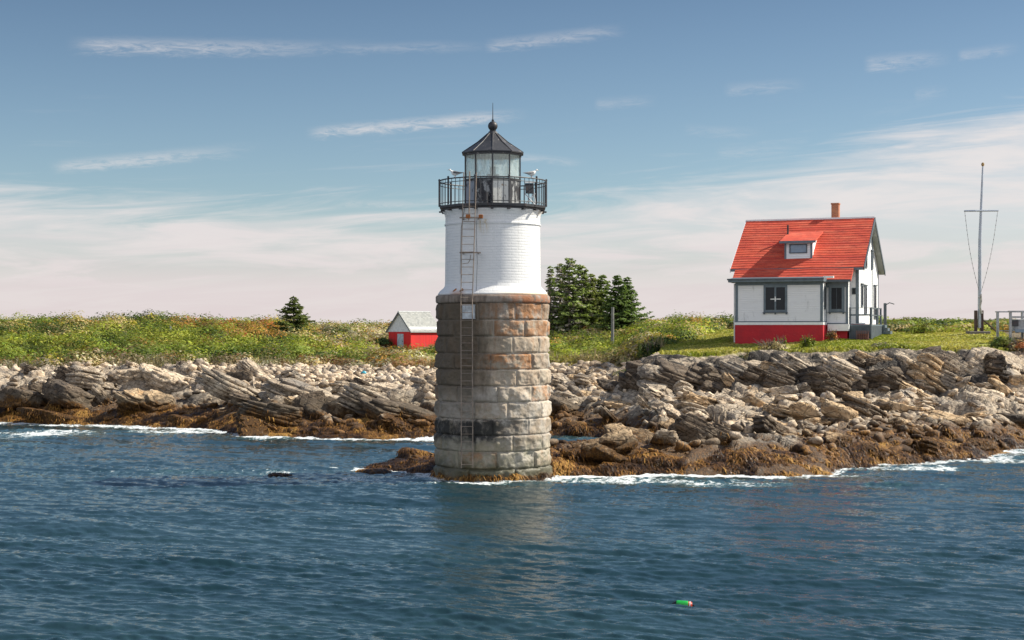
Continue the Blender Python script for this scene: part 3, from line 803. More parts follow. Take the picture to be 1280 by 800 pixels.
zone(70, (800, 1280), (71, 84), (.3, .95), (.2, .42, .08, .30), 'broken tan rock in the field between the weedy ledge and the cliff foot', 'broken rocks below the cliff', 16, 4, .42, bed=.72)
zone(60, (795, 1285), (84.2, 86.4), (.35, .95), (.32, .13, .43, .12), 'tilted bed of grey rock in the cliff under the lawn', 'tilted beds of the cliff', 27, 5, .62, bed=.8)
zone(34, (700, 1215), (61, 73), (.35, 1.0), (.2, .4, .4, 0), 'weed-covered rock on the low ledge right of the lighthouse', 'weedy rocks of the low ledge', 14, 6, .5, zmin=.0, bed=.5)

# loose stones and cobbles nobody could count: one mesh
r = np.random.default_rng(5)
allV = []; allF = []; allB = []; base = 0
SM = [rock_shape(500 + k, 1, (1, 1, 1), 7, .05, 0) for k in range(10)]; SM2 = [rock_shape(520 + k, 2, (1, 1, 1), 8, .09, 0) for k in range(10)]
npx = 6000
pxs = r.uniform(-40, 1330, npx); Ys = r.uniform(62, 111, npx)
pxs = np.concatenate([pxs, r.uniform(235, 800, 6500)]); Ys = np.concatenate([Ys, r.uniform(91, 111, 6500)])
xs = wx(pxs, Ys); hz0 = H0(xs, Ys); hzf = Hz(xs, Ys); vs_ = veg_start(pxs)
for i in range(len(pxs)):
    if i < npx and pxs[i] > 795 and Ys[i] > 83.6: continue
    if Ys[i] > vs_[i] + .3 or hz0[i] < .25 or math.hypot(xs[i] + .75, Ys[i] - 60) < 2.6: continue
    inbeach = i >= npx
    if inbeach and hz0[i] < 2.0: continue
    s = (.09 + .30 * r.random() ** 3) if inbeach else (.08 + .30 * r.random() ** 2.6)
    V, Fc = (SM2 if s > .2 else SM)[int(r.integers(10))]
    a = r.uniform(0, 6.28); ca, sa = math.cos(a), math.sin(a)
    S = np.array([s * r.uniform(.9, 1.5), s, s * r.uniform(.55, 1.0)])
    P = (V * S) @ euler_mat(r.normal(0, .35), r.normal(.15, .35), a).T
    P = P + np.array([xs[i], Ys[i], hzf[i] + S[2] * .35])
    allV.append(P); allF.append(Fc + base); base += len(P)
    allB.append(np.full(len(P), r.random()))
m, g = material('loose_stone')
p = g.pos()
c, bh, weed = rock_color(g, p)
tint = g.ramp(g.attr('shade'), [(0, (.40, .37, .35)), (.25, (.85, .80, .74)), (.6, (1.25, 1.2, 1.13)), (1, (1.75, 1.73, 1.70))])
g.put(g.b.inputs['Base Color'], g.mix(1.0, c, tint, 'MULTIPLY')); g.b.inputs['Roughness'].default_value = .85
g.put(g.b.inputs['Normal'], g.bump(bh, .6, .05))
st = npmesh('loose_stones', np.vstack(allV), np.vstack(allF), m, False, attrs={'shade': np.concatenate(allB)})
tag(st, 'loose pale cobbles and broken stones strewn along the island shore', 'stones', kind='stuff')

# ------------------------------------------------------------------ hanging seaweed
# sample low ledge ground as well
k = (VEG < .05) & (ZZ < 1.25) & (ZZ > -.15) & (YY < 100)
gp_ = np.repeat(np.stack([XX[k], YY[k], ZZ[k]], 1), 4, axis=0); gp_[:, :2] += np.random.default_rng(6).uniform(-.07, .07, (len(gp_), 2)); WEEDPTS.append(gp_)
aa = np.random.default_rng(2).uniform(0, 6.283, 2500); zz = np.random.default_rng(3).uniform(-.05, .32, 2500) ** 1.0
kk_ = (fbm(np.sin(aa) * 4, np.cos(aa) * 4, zz * 4, 3, 5) > -.02) & (zz < .10 + .25 * vn(np.sin(aa) * 3, np.cos(aa) * 3)); aa = aa[kk_]; zz = zz[kk_] * .9
WEEDPTS.append(np.stack([-.75 + 2.27 * np.sin(aa), 60 - 2.27 * np.cos(aa), zz], 1))
WP = np.vstack(WEEDPTS); r = np.random.default_rng(8)
zn = WP[:, 2] + 1.0 * fbm(WP[:, 0] * .7, WP[:, 1] * .7, WP[:, 2] * .7, 4, 91)
zn = zn + 1.3 * np.maximum(0, fbm(WP[:, 0] * .55, WP[:, 1] * .55, o=3, seed=19) + .05)
WP = WP[zn < 1.0]
WP = WP[r.permutation(len(WP))[:230000]]
nw = len(WP)
ang = np.where(r.random(nw) < .85, r.normal(-1.45, .5, nw), r.uniform(0, 6.28, nw))
L = r.uniform(.16, .48, nw); wd = r.uniform(.008, .022, nw)
dx, dy = np.cos(ang), np.sin(ang)
P0 = WP + np.stack([0 * dx, 0 * dx, np.full(nw, .03)], 1)
P1 = P0 + np.stack([dx * L * .5, dy * L * .5, .03 - .20 * L], 1)
P2 = P0 + np.stack([dx * L * .85, dy * L * .85, -.50 * L], 1)
sx, sy = -dy * wd, dx * wd
S0 = np.stack([sx, sy, 0 * sx], 1)
V = np.stack([P0 - S0, P0 + S0, P1 - S0 * 1.3, P1 + S0 * 1.3, P2 - S0 * .5, P2 + S0 * .5], 1).reshape(-1, 3)
b = np.arange(nw)[:, None] * 6
Fq = np.concatenate([b + np.array([[0, 1, 3, 2]]), b + np.array([[2, 3, 5, 4]])], 0)
m, g = material('seaweed')
c = g.ramp(g.attr('shade'), [(0, (.022, .012, .005)), (.4, (.085, .040, .011)), (.75, (.25, .118, .026)), (1, (.42, .235, .06))])
g.put(g.b.inputs['Base Color'], c); g.b.inputs['Roughness'].default_value = .38; g.b.inputs['Specular IOR Level'].default_value = .35
patch = fbm(WP[:, 0] * 1.1, WP[:, 1] * 1.1, WP[:, 2] * 1.1, 3, 44) * 1.1
sw = npmesh('seaweed', V, Fq, m, True, attrs={'shade': np.repeat(np.clip(r.normal(.45, .2, nw) + patch, 0, 1), 6)})
tag(sw, 'orange-brown seaweed hanging over the low rocks along the waterline', 'seaweed', kind='stuff')
# ================================================================== LIGHTHOUSE
LX, LY = -.75, 60.0
LH = empty('lighthouse', (LX, LY, -.3), 0, 'squat lighthouse of rough granite and white brick with black lantern, standing in the water', 'lighthouse')
zl = lambda py: CH + (HZ - py) / 32.0 + .3     # local z for a picture row on the tower axis

M_IRON = simple('black_iron', (.028, .029, .033), .5, .4, 5, .0, .2, 40, stain=(.20, .075, .03), stain_amt=.45)
M_RAIL = simple('weathered_rail_iron', (.045, .047, .052), .55, .4, 5, 0, .2, 40, stain=(.16, .08, .045), stain_amt=.6)
M_RUST = simple('rust', (.30, .105, .03), .85, .5, 9, 0, .4, 30)
M_LADDER = simple('rusty_galvanised_ladder', (.27, .215, .17), .6, .35, 4, .2, .2, 40, stain=(.26, .10, .04), stain_amt=.7)

# granite: courses of rock-faced blocks, every block bulging and chipped
r = np.random.default_rng(21)
gv = []; gf = []; gt = []; gj = []; gr_ = []; base = 0
# course boundaries as picture rows, top to bottom
ROWS = [379, 400.3, 420.5, 441, 460.5, 480.5, 500, 520.5, 540, 559.5, 580.5, 604]
nb = 9
for ci in range(len(ROWS) - 1):
    z1, z0 = zl(ROWS[ci]), zl(ROWS[ci + 1])
    Rb = 2.16 + .006 * ci + (.02 if ci in (8, 9, 10) else 0)
    cuts = (np.arange(nb) + (.5 if ci % 2 else 0) + r.uniform(-.16, .16, nb)) / nb * 2 * math.pi + .35
    for k in range(nb):
        a0 = cuts[k]; a1 = cuts[(k + 1) % nb] + (2 * math.pi if k == nb - 1 else 0)
        nu, nv = 40, 19
        uu, vv = np.meshgrid(np.linspace(0, 1, nu), np.linspace(0, 1, nv))
        wdt = (a1 - a0) * Rb; hgt = z1 - z0
        eu = np.minimum(uu, 1 - uu) * wdt; ev = np.minimum(vv, 1 - vv) * hgt
        e = np.minimum(eu, ev)
        A = a0 + (a1 - a0) * uu; Z = z0 + hgt * vv
        sx_, sy_ = np.sin(A) * Rb, -np.cos(A) * Rb
        sd_ = int(r.integers(1000)); tl = r.normal(0, .035, 2)
        face = .060 * sstep(.008, .06, e) + (.15 * fbm(sx_ * 2.4, sy_ * 2.4, Z * 2.4, 5, sd_) + .05 * np.abs(fbm(sx_ * 5, sy_ * 5, Z * 5, 3, sd_ + 3))) * sstep(.01, .09, e) + (tl[0] * (uu - .5) + tl[1] * (vv - .5)) * sstep(.02, .1, e)
        if ci in (0, 1, 2): face = face * .8
        Rr = Rb - .035 + face
        gv.append(np.stack([np.sin(A) * Rr, -np.cos(A) * Rr, Z], -1).reshape(-1, 3))
        gf.append(grid_faces(nv, nu) + base); base += nu * nv
        gt.append(np.full(nu * nv, r.random())); gj.append((1 - sstep(.012, .035, e)).ravel())
        orange = r.random() < .22
        gr_.append(np.full(nu * nv, (r.uniform(.5, 1.0) if orange else r.uniform(0, .22))))
m, g = material('rock_faced_granite')
p = g.obj(); gx, gy, gz = g.sep(p)[:3]
n1_ = g.noise(p, 3.0, 6, .65); n2_ = g.noise(p, 14.0, 5, .7); n3_ = g.noise(p, 1.0, 4, .6)
c = g.ramp(g.attr('tint'), [(0, (.27, .235, .19)), (.3, (.40, .34, .26)), (.65, (.52, .435, .325)), (1, (.38, .36, .32))])
c = g.mix(g.ss(n1_, .45, .7, 0, .6), c, (.50, .44, .36)); c = g.mix(g.ss(n2_, .55, .72, 0, .55), c, (.13, .115, .10))
lft = g.ss(gx, -1.9, .5, 1.0, 0.0)                                  # left side, stained and turned from the sun
rustm = g.m('MULTIPLY', g.attr('rust'), g.ss(g.noise(p, 2.2, 5, .7), .36, .62))
c = g.mix(rustm, c, (.42, .175, .055))
# run-off streaks from the cap
stk = g.noise(g.map(p, (3.2, 3.2, .16)), 1.3, 5, .65)
down = g.ss(gz, zl(520), zl(385))
dn2 = g.ss(gx, -2.3, .6, 1.0, .25)
c = g.mix(g.m('MULTIPLY', g.m('MULTIPLY', g.ss(stk, .35, .50), down), g.m('MULTIPLY', dn2, .9)), c, (.065, .05, .036))
stk2 = g.noise(g.map(p, (2.2, 2.2, .2), loc=(4, 7, 2)), 1.3, 5, .65)
c = g.mix(g.m('MULTIPLY', g.m('MULTIPLY', g.ss(stk2, .50, .62), g.ss(gz, zl(470), zl(385))), .7), c, (.30, .15, .065))
topb = g.m('MULTIPLY', g.ss(gz, zl(402), zl(382)), g.ss(g.noise(p, 3.5, 4, .7), .40, .6))
c = g.mix(g.m('MULTIPLY', topb, .6), c, (.16, .10, .06))
pale = g.m('MULTIPLY', g.ss(gz, zl(500), zl(470), 1, 0), g.ss(g.noise(p, 1.8, 5, .7), .42, .6))
c = g.mix(g.m('MULTIPLY', pale, .55), c, (.56, .52, .46))
mort = g.m('MULTIPLY', g.attr('joint'), g.ss(g.noise(p, 2.6, 3), .30, .55))
c = g.mix(g.m('MULTIPLY', mort, .75), c, (.56, .52, .46))
c = g.mix(g.m('MULTIPLY', g.attr('joint'), g.ss(g.noise(p, 2.6, 3), .55, .40, 0, .5)), c, (.10, .085, .07))
wea_shade = g.m('MULTIPLY', g.ss(g.m('ADD', gx, g.m('MULTIPLY', g.m('SUBTRACT', g.noise(g.map(p, (1.5, 1.5, .5)), 1.6, 5, .7), .5), 3.2)), -.9, .7, 1.0, 0.0), g.ss(gz, zl(520), zl(470), .35, 1.0))  # left side darkened: weather stain with the side's shade painted in
c = g.mix(g.m('MULTIPLY', wea_shade, .9), c, g.mix(n2_, (.065, .050, .034), (.15, .115, .078)))
# tide marks
zz = g.m('ADD', gz, g.m('MULTIPLY', g.m('SUBTRACT', g.noise(p, 1.9, 6, .7), .5), 1.0))
blk = g.m('MULTIPLY', g.ss(zz, zl(524), zl(519), 1, 0), g.ss(zz, zl(556), zl(540)))
blk = g.m('MULTIPLY', blk, g.ss(g.noise(g.map(p, (1, 1, .6)), 2.4, 6, .75), .30, .52, .35, 1.0))
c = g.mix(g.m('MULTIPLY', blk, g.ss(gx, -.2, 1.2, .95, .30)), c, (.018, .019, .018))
grn = g.ss(zz, zl(546), zl(538), 1, 0)
c = g.mix(g.m('MULTIPLY', g.m('MULTIPLY', grn, g.ss(n1_, .3, .6, .85, .35)), g.m('SUBTRACT', 1.0, blk)), c, g.mix(n2_, (.11, .11, .065), (.30, .28, .19)))
low = g.ss(g.m('ADD', zz, g.m('MULTIPLY', gx, .03)), zl(582), zl(566), 1, 0)
c = g.mix(g.m('MULTIPLY', low, .85), c, g.mix(n2_, (.03, .035, .018), (.10, .09, .045)))
bot = g.ss(zz, zl(594), zl(586), 1, 0)
c = g.mix(g.m('MULTIPLY', bot, .8), c, g.mix(n2_, (.05, .028, .012), (.22, .11, .03)))
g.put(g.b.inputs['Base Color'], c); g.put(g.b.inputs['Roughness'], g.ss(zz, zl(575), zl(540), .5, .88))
g.put(g.b.inputs['Normal'], g.bump(g.m('ADD', g.m('MULTIPLY', n2_, .5), n1_), .8, .05))
M_GRANITE = m
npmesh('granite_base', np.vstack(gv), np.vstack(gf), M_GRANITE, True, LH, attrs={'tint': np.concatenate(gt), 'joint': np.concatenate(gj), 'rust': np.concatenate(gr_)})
# cap course
r2 = 72
cv = []; prof_ = [(2.0, zl(379.3)), (2.20, zl(379.3)), (2.235, zl(377.5)), (2.235, zl(371.5)), (2.19, zl(369.6)), (1.9, zl(369.3))]
for (R_, z_) in prof_:
    for k in range(r2 * 2):
        a = 2 * math.pi * k / (r2 * 2); rr_ = R_ + (.03 * float(fbm(np.array([math.sin(a) * 6]), np.array([math.cos(a) * 6]), np.array([z_ * 4]), 3, 8)[0]) if R_ > 2.1 else 0)
        cv.append((rr_ * math.sin(a), -rr_ * math.cos(a), z_))
cf = [(i * 144 + k, i * 144 + (k + 1) % 144, (i + 1) * 144 + (k + 1) % 144, (i + 1) * 144 + k) for i in range(len(prof_) - 1) for k in range(144)]
m, g = material('stained_cap_stone'); p = g.obj(); gx, gy, gz = g.sep(p)[:3]
c = g.ramp(g.noise(g.map(p, (2, 2, .6)), 2.0, 5, .7), [(.3, (.07, .05, .04)), (.5, (.24, .19, .15)), (.7, (.36, .31, .27))])
c = g.mix(g.m('MULTIPLY', g.ss(gx, -.2, 1.6), g.ss(g.noise(p, 3.0, 5, .7), .36, .6)), c, (.36, .14, .06))
g.put(g.b.inputs['Base Color'], c); g.b.inputs['Roughness'].default_value = .85
g.put(g.b.inputs['Normal'], g.bump(g.noise(p, 9, 5, .7), .6, .05))
npmesh('cap_course', np.array(cv), np.array(cf), m, True, LH)

# white brick tower (painted), with base flare, string bead and corbel
m, g = material('white_painted_brick'); p = g.obj(); gx, gy, gz = g.sep(p)[:3]
ang_ = g.m('MULTIPLY', g.m('ARCTAN2', gx, g.m('MULTIPLY', gy, -1.0)), 1.9)
bt = g.new('ShaderNodeTexBrick'); g.put(bt.inputs['Vector'], g.comb(ang_, gz, 0.0))
for kk, vv_ in (('Scale', 1.0), ('Mortar Size', .014), ('Mortar Smooth', .5), ('Bias', 0.0), ('Brick Width', .30), ('Row Height', .105)): bt.inputs[kk].default_value = vv_
bt.inputs['Color1'].default_value = (1, 1, 1, 1); bt.inputs['Color2'].default_value = (.72, .72, .72, 1); bt.inputs['Mortar'].default_value = (0, 0, 0, 1)
n_ = g.noise(p, 4.0, 5, .65)
c = g.mix(g.ss(n_, .4, .75, 0, .5), (.80, .80, .79), (.70, .71, .71))
run = g.m('MULTIPLY', g.ss(g.noise(g.map(p, (5, 5, .35)), 1.5, 5, .7), .56, .70), g.ss(gz, zl(362), zl(270), .10, .30))
c = g.mix(run, c, (.50, .47, .42))
# rust runs: below the two brackets and under the deck at right
dxr = g.m('ABSOLUTE', g.m('ADD', gx, .33)); rr1 = g.m('MULTIPLY', g.ss(dxr, .05, .26, 1, 0), g.m('MULTIPLY', g.ss(gz, zl(279), zl(277), 1, 0), g.ss(gz, zl(300), zl(280))))
c = g.mix(g.m('MULTIPLY', g.m('MULTIPLY', rr1, .8), g.ss(g.noise(g.map(p, (6, 6, .8)), 2, 4, .7), .42, .6)), c, (.55, .42, .16))
rr2 = g.m('MULTIPLY', g.ss(gx, 1.2, 1.8), g.ss(gz, zl(275), zl(264)))
c = g.mix(g.m('MULTIPLY', g.m('MULTIPLY', rr2, .7), g.ss(n_, .42, .6)), c, (.60, .45, .28))
fl = g.m('MULTIPLY', g.ss(gz, zl(364), zl(369)), g.ss(gx, -.3, 1.2)); c = g.mix(g.m('MULTIPLY', fl, .65), c, (.62, .42, .16))
hk = g.m('MULTIPLY', g.ss(g.m('ABSOLUTE', g.m('ADD', gx, 1.32)), .1, .4, 1, 0), g.ss(gz, zl(362), zl(368))); c = g.mix(g.m('MULTIPLY', hk, .6), c, (.45, .20, .08))
g.put(g.b.inputs['Base Color'], c); g.b.inputs['Roughness'].default_value = .55
g.put(g.b.inputs['Normal'], g.bump(g.m('ADD', bt.outputs[0], g.m('MULTIPLY', n_, .6)), .62, .024))
M_WHITE_BRICK = m
MB().lathe([(1.2, zl(369.2)), (2.14, zl(369.2)), (2.15, zl(368)), (2.06, zl(364)), (1.93, zl(360.5)), (1.875, zl(358)), (1.865, zl(352)), (1.845, zl(284)),
            (1.845, zl(283.2)), (1.885, zl(282.6)), (1.885, zl(281)), (1.85, zl(280.4)), (1.85, zl(273)), (1.88, zl(269)), (1.94, zl(266)), (1.97, zl(264.5)), (1.5, zl(264.5))], 128, cap=False).build('white_tower', M_WHITE_BRICK, LH, True)
# gallery deck
dk = MB().lathe([(1.3, zl(264.3)), (2.04, zl(264.3)), (2.04, zl(262)), (2.15, zl(261.8)), (2.15, zl(259.2)), (2.11, zl(258.6)), (1.0, zl(258.4))], 10, a0=0, cap=False)
for k in range(20):
    a = 2 * math.pi * k / 20
    dk.box(-.05, .05, -2.1, -1.9, zl(266.0), zl(264.2)); vs = dk.v[-8:]
    dk.v[-8:] = [(x * math.cos(a) - y * math.sin(a), x * math.sin(a) + y * math.cos(a), z) for (x, y, z) in vs]
dk.build('gallery_deck', M_IRON, LH)
# railing
RR = 2.09
def ringpts(R_, z_, n=48): return [(R_ * math.sin(2 * math.pi * k / n), -R_ * math.cos(2 * math.pi * k / n), z_) for k in range(n + 1)]
rl = MB()
rl.tube(ringpts(RR, zl(227.2)), .026, 6, False); rl.tube(ringpts(RR, zl(231.5)), .015, 6, False); rl.tube(ringpts(RR, zl(256)), .016, 6, False)
for k in range(60):
    a = 2 * math.pi * k / 60
    rl.tube([(RR * math.sin(a), -RR * math.cos(a), zl(258.6)), (RR * math.sin(a), -RR * math.cos(a), zl(227.5))], .0125, 5, False)
rl.build('gallery_railing', M_RAIL, LH, True)
for k in range(10):
    a = 2 * math.pi * (k + .5) / 10
    x, y = RR * math.sin(a), -RR * math.cos(a)
    pm = MB().tube([(x, y, zl(258.6)), (x, y, zl(226))], .034, 8); pm.lathe([(.01, zl(223.8)), (.045, zl(224.8)), (.045, zl(225.6)), (.02, zl(226.2))], 8, (x, y))
    pm.build('rail_post', M_RAIL, LH, True)
# lantern: ten sided; corner facing the viewer
NS = 10; RL = 1.13
def pan(k): return 2 * math.pi * k / NS
m, g = material('flaking_lantern_panel'); p = g.obj()
nn = g.noise(g.map(p, (1, 1, .55)), 3.2, 6, .72)
c = g.mix(g.ss(nn, .47, .56), (.022, .024, .03), g.mix(g.noise(p, 8, 4, .7), (.16, .18, .21), (.50, .50, .47)))
c = g.mix(g.ss(g.noise(p, 5, 5, .7, .5), .62, .70, 0, .8), c, (.20, .09, .04))
g.put(g.b.inputs['Base Color'], c); g.b.inputs['Roughness'].default_value = .55; g.put(g.b.inputs['Normal'], g.bump(nn, .4, .02)); M_PANEL = m
m, g = material('worn_white_panel'); p = g.obj()
nn = g.noise(g.map(p, (1, 1, .55)), 4.2, 6, .72)
c = g.mix(g.ss(nn, .58, .66), (.74, .74, .68), (.08, .08, .085)); c = g.mix(g.ss(g.noise(p, 6, 5, .7), .60, .68, 0, .8), c, (.33, .21, .09))
g.put(g.b.inputs['Base Color'], c); g.b.inputs['Roughness'].default_value = .55; M_WPANEL = m
m, g = material('dull_blue_grey_panel'); p = g.obj()
nn = g.noise(g.map(p, (1, 1, .55)), 3.6, 6, .72)
c = g.mix(g.ss(nn, .56, .62), (.30, .34, .39), (.03, .03, .035)); g.put(g.b.inputs['Base Color'], c); g.b.inputs['Roughness'].default_value = .5; M_BPANEL = m
for k in range(NS):
    a0, a1 = pan(k), pan(k + 1)
    q = [(math.sin(a0), -math.cos(a0)), (math.sin(a1), -math.cos(a1))]
    R1 = RL - .02; R0 = RL - .07
    poly = [(q[0][0] * R1, q[0][1] * R1), (q[1][0] * R1, q[1][1] * R1), (q[1][0] * R0, q[1][1] * R0), (q[0][0] * R0, q[0][1] * R0)]
    mt = {0: M_WPANEL, 8: M_BPANEL, 3: M_BPANEL, 5: M_WPANEL}.get(k, M_PANEL)
    o = MB().prism(poly, 'z', zl(258.4), zl(226.6)).build('lantern_panel', mt, LH)
    if k == 0: o['label'] = 'worn white lantern panel with rust patches'
m, g = material('old_lantern_glass'); p = g.obj()
gl = g.new('ShaderNodeBsdfGlossy'); gl.inputs['Roughness'].default_value = .04; gl.inputs[0].default_value = (.9, .96, .95, 1)
tr = g.new('ShaderNodeBsdfTransparent'); tr.inputs[0].default_value = (.88, .95, .95, 1)
tl_ = g.new('ShaderNodeBsdfTranslucent'); tl_.inputs[0].default_value = (.80, .86, .84, 1)
a_ = g.new('ShaderNodeMixShader'); a_.inputs[0].default_value = .13; g.l.new(tr.outputs[0], a_.inputs[1]); g.l.new(gl.outputs[0], a_.inputs[2])
b_ = g.new('ShaderNodeMixShader'); g.put(b_.inputs[0], g.ss(g.noise(g.map(p, (3, 3, .7)), 3.0, 5, .7), .35, .75, .28, .75)); g.l.new(a_.outputs[0], b_.inputs[1]); g.l.new(tl_.outputs[0], b_.inputs[2])
g.l.new(b_.outputs[0], g.out.inputs[0]); M_GLASS = m
for k in range(NS):
    a0, a1 = pan(k), pan(k + 1); R1 = RL - .035
    p0 = Vector((math.sin(a0) * R1, -math.cos(a0) * R1, 0)); p1 = Vector((math.sin(a1) * R1, -math.cos(a1) * R1, 0))
    d_ = (p1 - p0) * .02; p0 += d_; p1 -= d_
    MB().add([(p0.x, p0.y, zl(225.4)), (p1.x, p1.y, zl(225.4)), (p1.x, p1.y, zl(195.8)), (p0.x, p0.y, zl(195.8))], [(0, 1, 2, 3)]).build('lantern_pane', M_GLASS, LH)
    MB().tube([(math.sin(a0) * (RL - .01), -math.cos(a0) * (RL - .01), zl(258.4)), (math.sin(a0) * (RL - .01), -math.cos(a0) * (RL - .01), zl(194))], .030, 6).build('mullion', M_IRON, LH)
MB().lathe([(RL - .1, zl(226.6)), (RL + .03, zl(226.6)), (RL + .03, zl(225.2)), (RL - .1, zl(225.2))], NS, cap=False).build('sill_ring', M_IRON, LH)
MB().lathe([(.02, zl(225.8)), (RL - .10, zl(225.8))], NS, cap=False).build('lantern_floor', M_WPANEL, LH)
# roof
m, g = material('peeling_black_roof'); p = g.obj()
nn = g.noise(p, 6.0, 6, .7)
c = g.mix(g.ss(nn, .60, .66, 0, .9), (.035, .036, .04), (.33, .30, .27)); c = g.mix(g.ss(g.noise(p, 4, 5, .7), .5, .7, 0, .5), c, (.11, .10, .10))
g.put(g.b.inputs['Base Color'], c); g.b.inputs['Roughness'].default_value = .5; g.put(g.b.inputs['Normal'], g.bump(nn, .3, .02)); M_LROOF = m
rf = MB().lathe([(RL - .1, zl(195.8)), (RL + .04, zl(195.8)), (RL + .05, zl(193.6)), (RL + .12, zl(193.4)), (RL + .13, zl(192)), (.62, zl(178.6)), (.20, zl(167.2)), (.17, zl(164.6)), (.10, zl(164.2))], NS, cap=True).build('lantern_roof', M_LROOF, LH)
for k in range(NS):
    a0 = pan(k); s_, c_ = math.sin(a0), -math.cos(a0)
    MB().tube([((RL + .12) * s_, (RL + .12) * c_, zl(192)), (.62 * s_, .62 * c_, zl(178.4)), (.2 * s_, .2 * c_, zl(167))], .022, 5).build('roof_rib', M_IRON, rf)
bl = MB().lathe([(.17, zl(165)), (.12, zl(164)), (.13, zl(163))] + [(.19 * math.cos(t) + .0, zl(157.6) + .19 * math.sin(t)) for t in np.linspace(-1.0, 1.35, 12)] + [(.05, zl(151)), (.045, zl(149.6)), (.01, zl(149))], 20).build('ventilator_ball', M_IRON, rf, True)
MB().tube([(0, 0, zl(150)), (0, 0, zl(140)), (0, 0, zl(128.5))], [.022, .016, .010], 6).build('lightning_rod', M_IRON, rf, True)
# beacon optic inside
M_GREYM = simple('grey_metal', (.20, .21, .24), .45, .3, 6)
bc = MB().lathe([(.30, zl(225.6)), (.30, zl(224.6)), (.13, zl(224)), (.11, zl(219.5)), (.26, zl(219)), (.26, zl(218.2)), (.12, zl(217.6)), (.12, zl(209)), (.10, zl(208.4))], 14).build('beacon_pedestal', M_GREYM, LH, True)
# dark door/vent and stored cans behind rail on the gallery
MB().tube([(-.26, -1.16, zl(258.2)), (-.26, -1.20, zl(243))], .10, 10).build('vent_pipe', M_IRON, LH, True)
# ladder
lx0, lx1 = -1.13, -.66; ly = -2.36
M_ = MB()
def lad(x0, x1, yy, zt, zb):
    b = MB()
    for x in (x0, x1): b.box(x - .017, x + .017, yy - .03, yy + .03, zb, zt)
    return b
pts_l = [(-1.06, zl(223)), (-1.13, zl(300)), (-1.17, zl(380)), (-1.15, zl(578))]
pts_r = [(-.58, zl(223)), (-.66, zl(300)), (-.74, zl(380)), (-.72, zl(578))]
ld = MB()
for P_ in (pts_l, pts_r): ld.tube([(x, ly, z) for x, z in P_], .021, 6)
def at_(P_, z):
    zs = [q[1] for q in P_][::-1]; xs_ = [q[0] for q in P_][::-1]
    return float(np.interp(z, zs, xs_))
ldo = ld.build('ladder', M_LADDER, LH, True)
z = zl(574); cnt = 0
while z < zl(262):
    MB().tube([(at_(pts_l, z), ly, z), (at_(pts_r, z), ly, z)], .0125, 5).build('rung', M_LADDER, ldo, True); z += .285
MB().tube([(-.84, ly + .02, zl(222)), (-.86, ly + .02, zl(277)), (-.88, ly + .02, zl(281))], .028, 6).build('grab_pole', M_LADDER, ldo, True)
MB().tube([(-1.0, ly + .03, zl(262)), (-1.16, ly + .06, zl(290)), (-1.20, ly + .05, zl(345))], .010, 5).build('cable', M_RAIL, ldo, True)
MB().tube([(-.55, ly + .12, zl(262)), (-.60, ly + .3, zl(300)), (-.56, ly + .35, zl(330)), (-.60, ly + .3, zl(365))], .009, 5).build('cable', M_RAIL, ldo, True)
MB().tube([(-1.12, ly + .03, zl(333)), (-.9, ly + .03, zl(332)), (-.82, ly + .03, zl(328)), (-.80, ly + .03, zl(322))], .014, 5).build('loose_bar', M_LADDER, ldo, True)
# stand-off brackets: two rusty, two grey
for (zz_, mt) in ((zl(277.5), M_RUST), (zl(319.5), M_LADDER)):
    b = MB(); b.box(-1.22, -.42, ly + .03, ly + .08, zz_ - .025, zz_ + .025)
    for x in (-1.1, -.52): b.box(x - .025, x + .025, ly + .08, -math.sqrt(1.86 ** 2 - x * x) + .03, zz_ - .025, zz_ + .025)
    b.build('ladder_bracket', M_LADDER, LH)
    if mt is M_RUST:
        for x in (-.90, -.42): MB().box(x - .085, x + .085, ly - .02, ly + .12, zz_ - .03, zz_ + .12).build('rusty_clamp', M_RUST, LH, bevel=.02)
for zz_ in (zl(381), zl(430), zl(480), zl(530), zl(572)):
    b = MB()
    for P_ in (pts_l, pts_r):
        x = at_(P_, zz_); b.box(x - .02, x + .02, ly + .02, -math.sqrt(2.2 ** 2 - x * x) + .12, zz_ - .02, zz_ + .02)
    b.build('wall_stay', M_LADDER, LH)
for x in (-1.46, -1.20):
    y = -math.sqrt(2.02 ** 2 - x * x)
    MB().tube([(x, y + .12, zl(366)), (x, y - .06, zl(365.5)), (x + .07, y - .1, zl(363)), (x + .12, y - .08, zl(366.5))], .05, 7).build('rusty_hook', M_RUST, LH, True)
# pale patch plate behind the ladder at the top of the granite
M_PATCH = simple('pale_flaking_paint', (.52, .55, .57), .6, .3, 6, stain=(.14, .11, .09), stain_amt=.8)
for ang_c, w_ in ((-.41, .22),):
    V_ = []; n_u = 10
    for i_ in range(n_u + 1):
        a = ang_c + (i_ / n_u - .5) * w_
        for z_ in (zl(399), zl(381.5)): V_.append((2.27 * math.sin(a), -2.27 * math.cos(a), z_))
    for i_ in range(n_u + 1):
        a = ang_c + (i_ / n_u - .5) * w_
        for z_ in (zl(399), zl(381.5)): V_.append((2.12 * math.sin(a), -2.12 * math.cos(a), z_))
    q = 2 * (n_u + 1)
    fs = []
    for i_ in range(n_u):
        j_ = 2 * i_; fs += [(j_, j_ + 2, j_ + 3, j_ + 1), (q + j_, q + j_ + 1, q + j_ + 3, q + j_ + 2), (j_, q + j_, q + j_ + 2, j_ + 2), (j_ + 1, j_ + 3, q + j_ + 3, q + j_ + 1)]
    fs += [(0, 1, q + 1, q), (q - 2, 2 * q - 2, 2 * q - 1, q - 1)]
    MB().add(V_, fs).build('painted_panel', M_PATCH, LH)

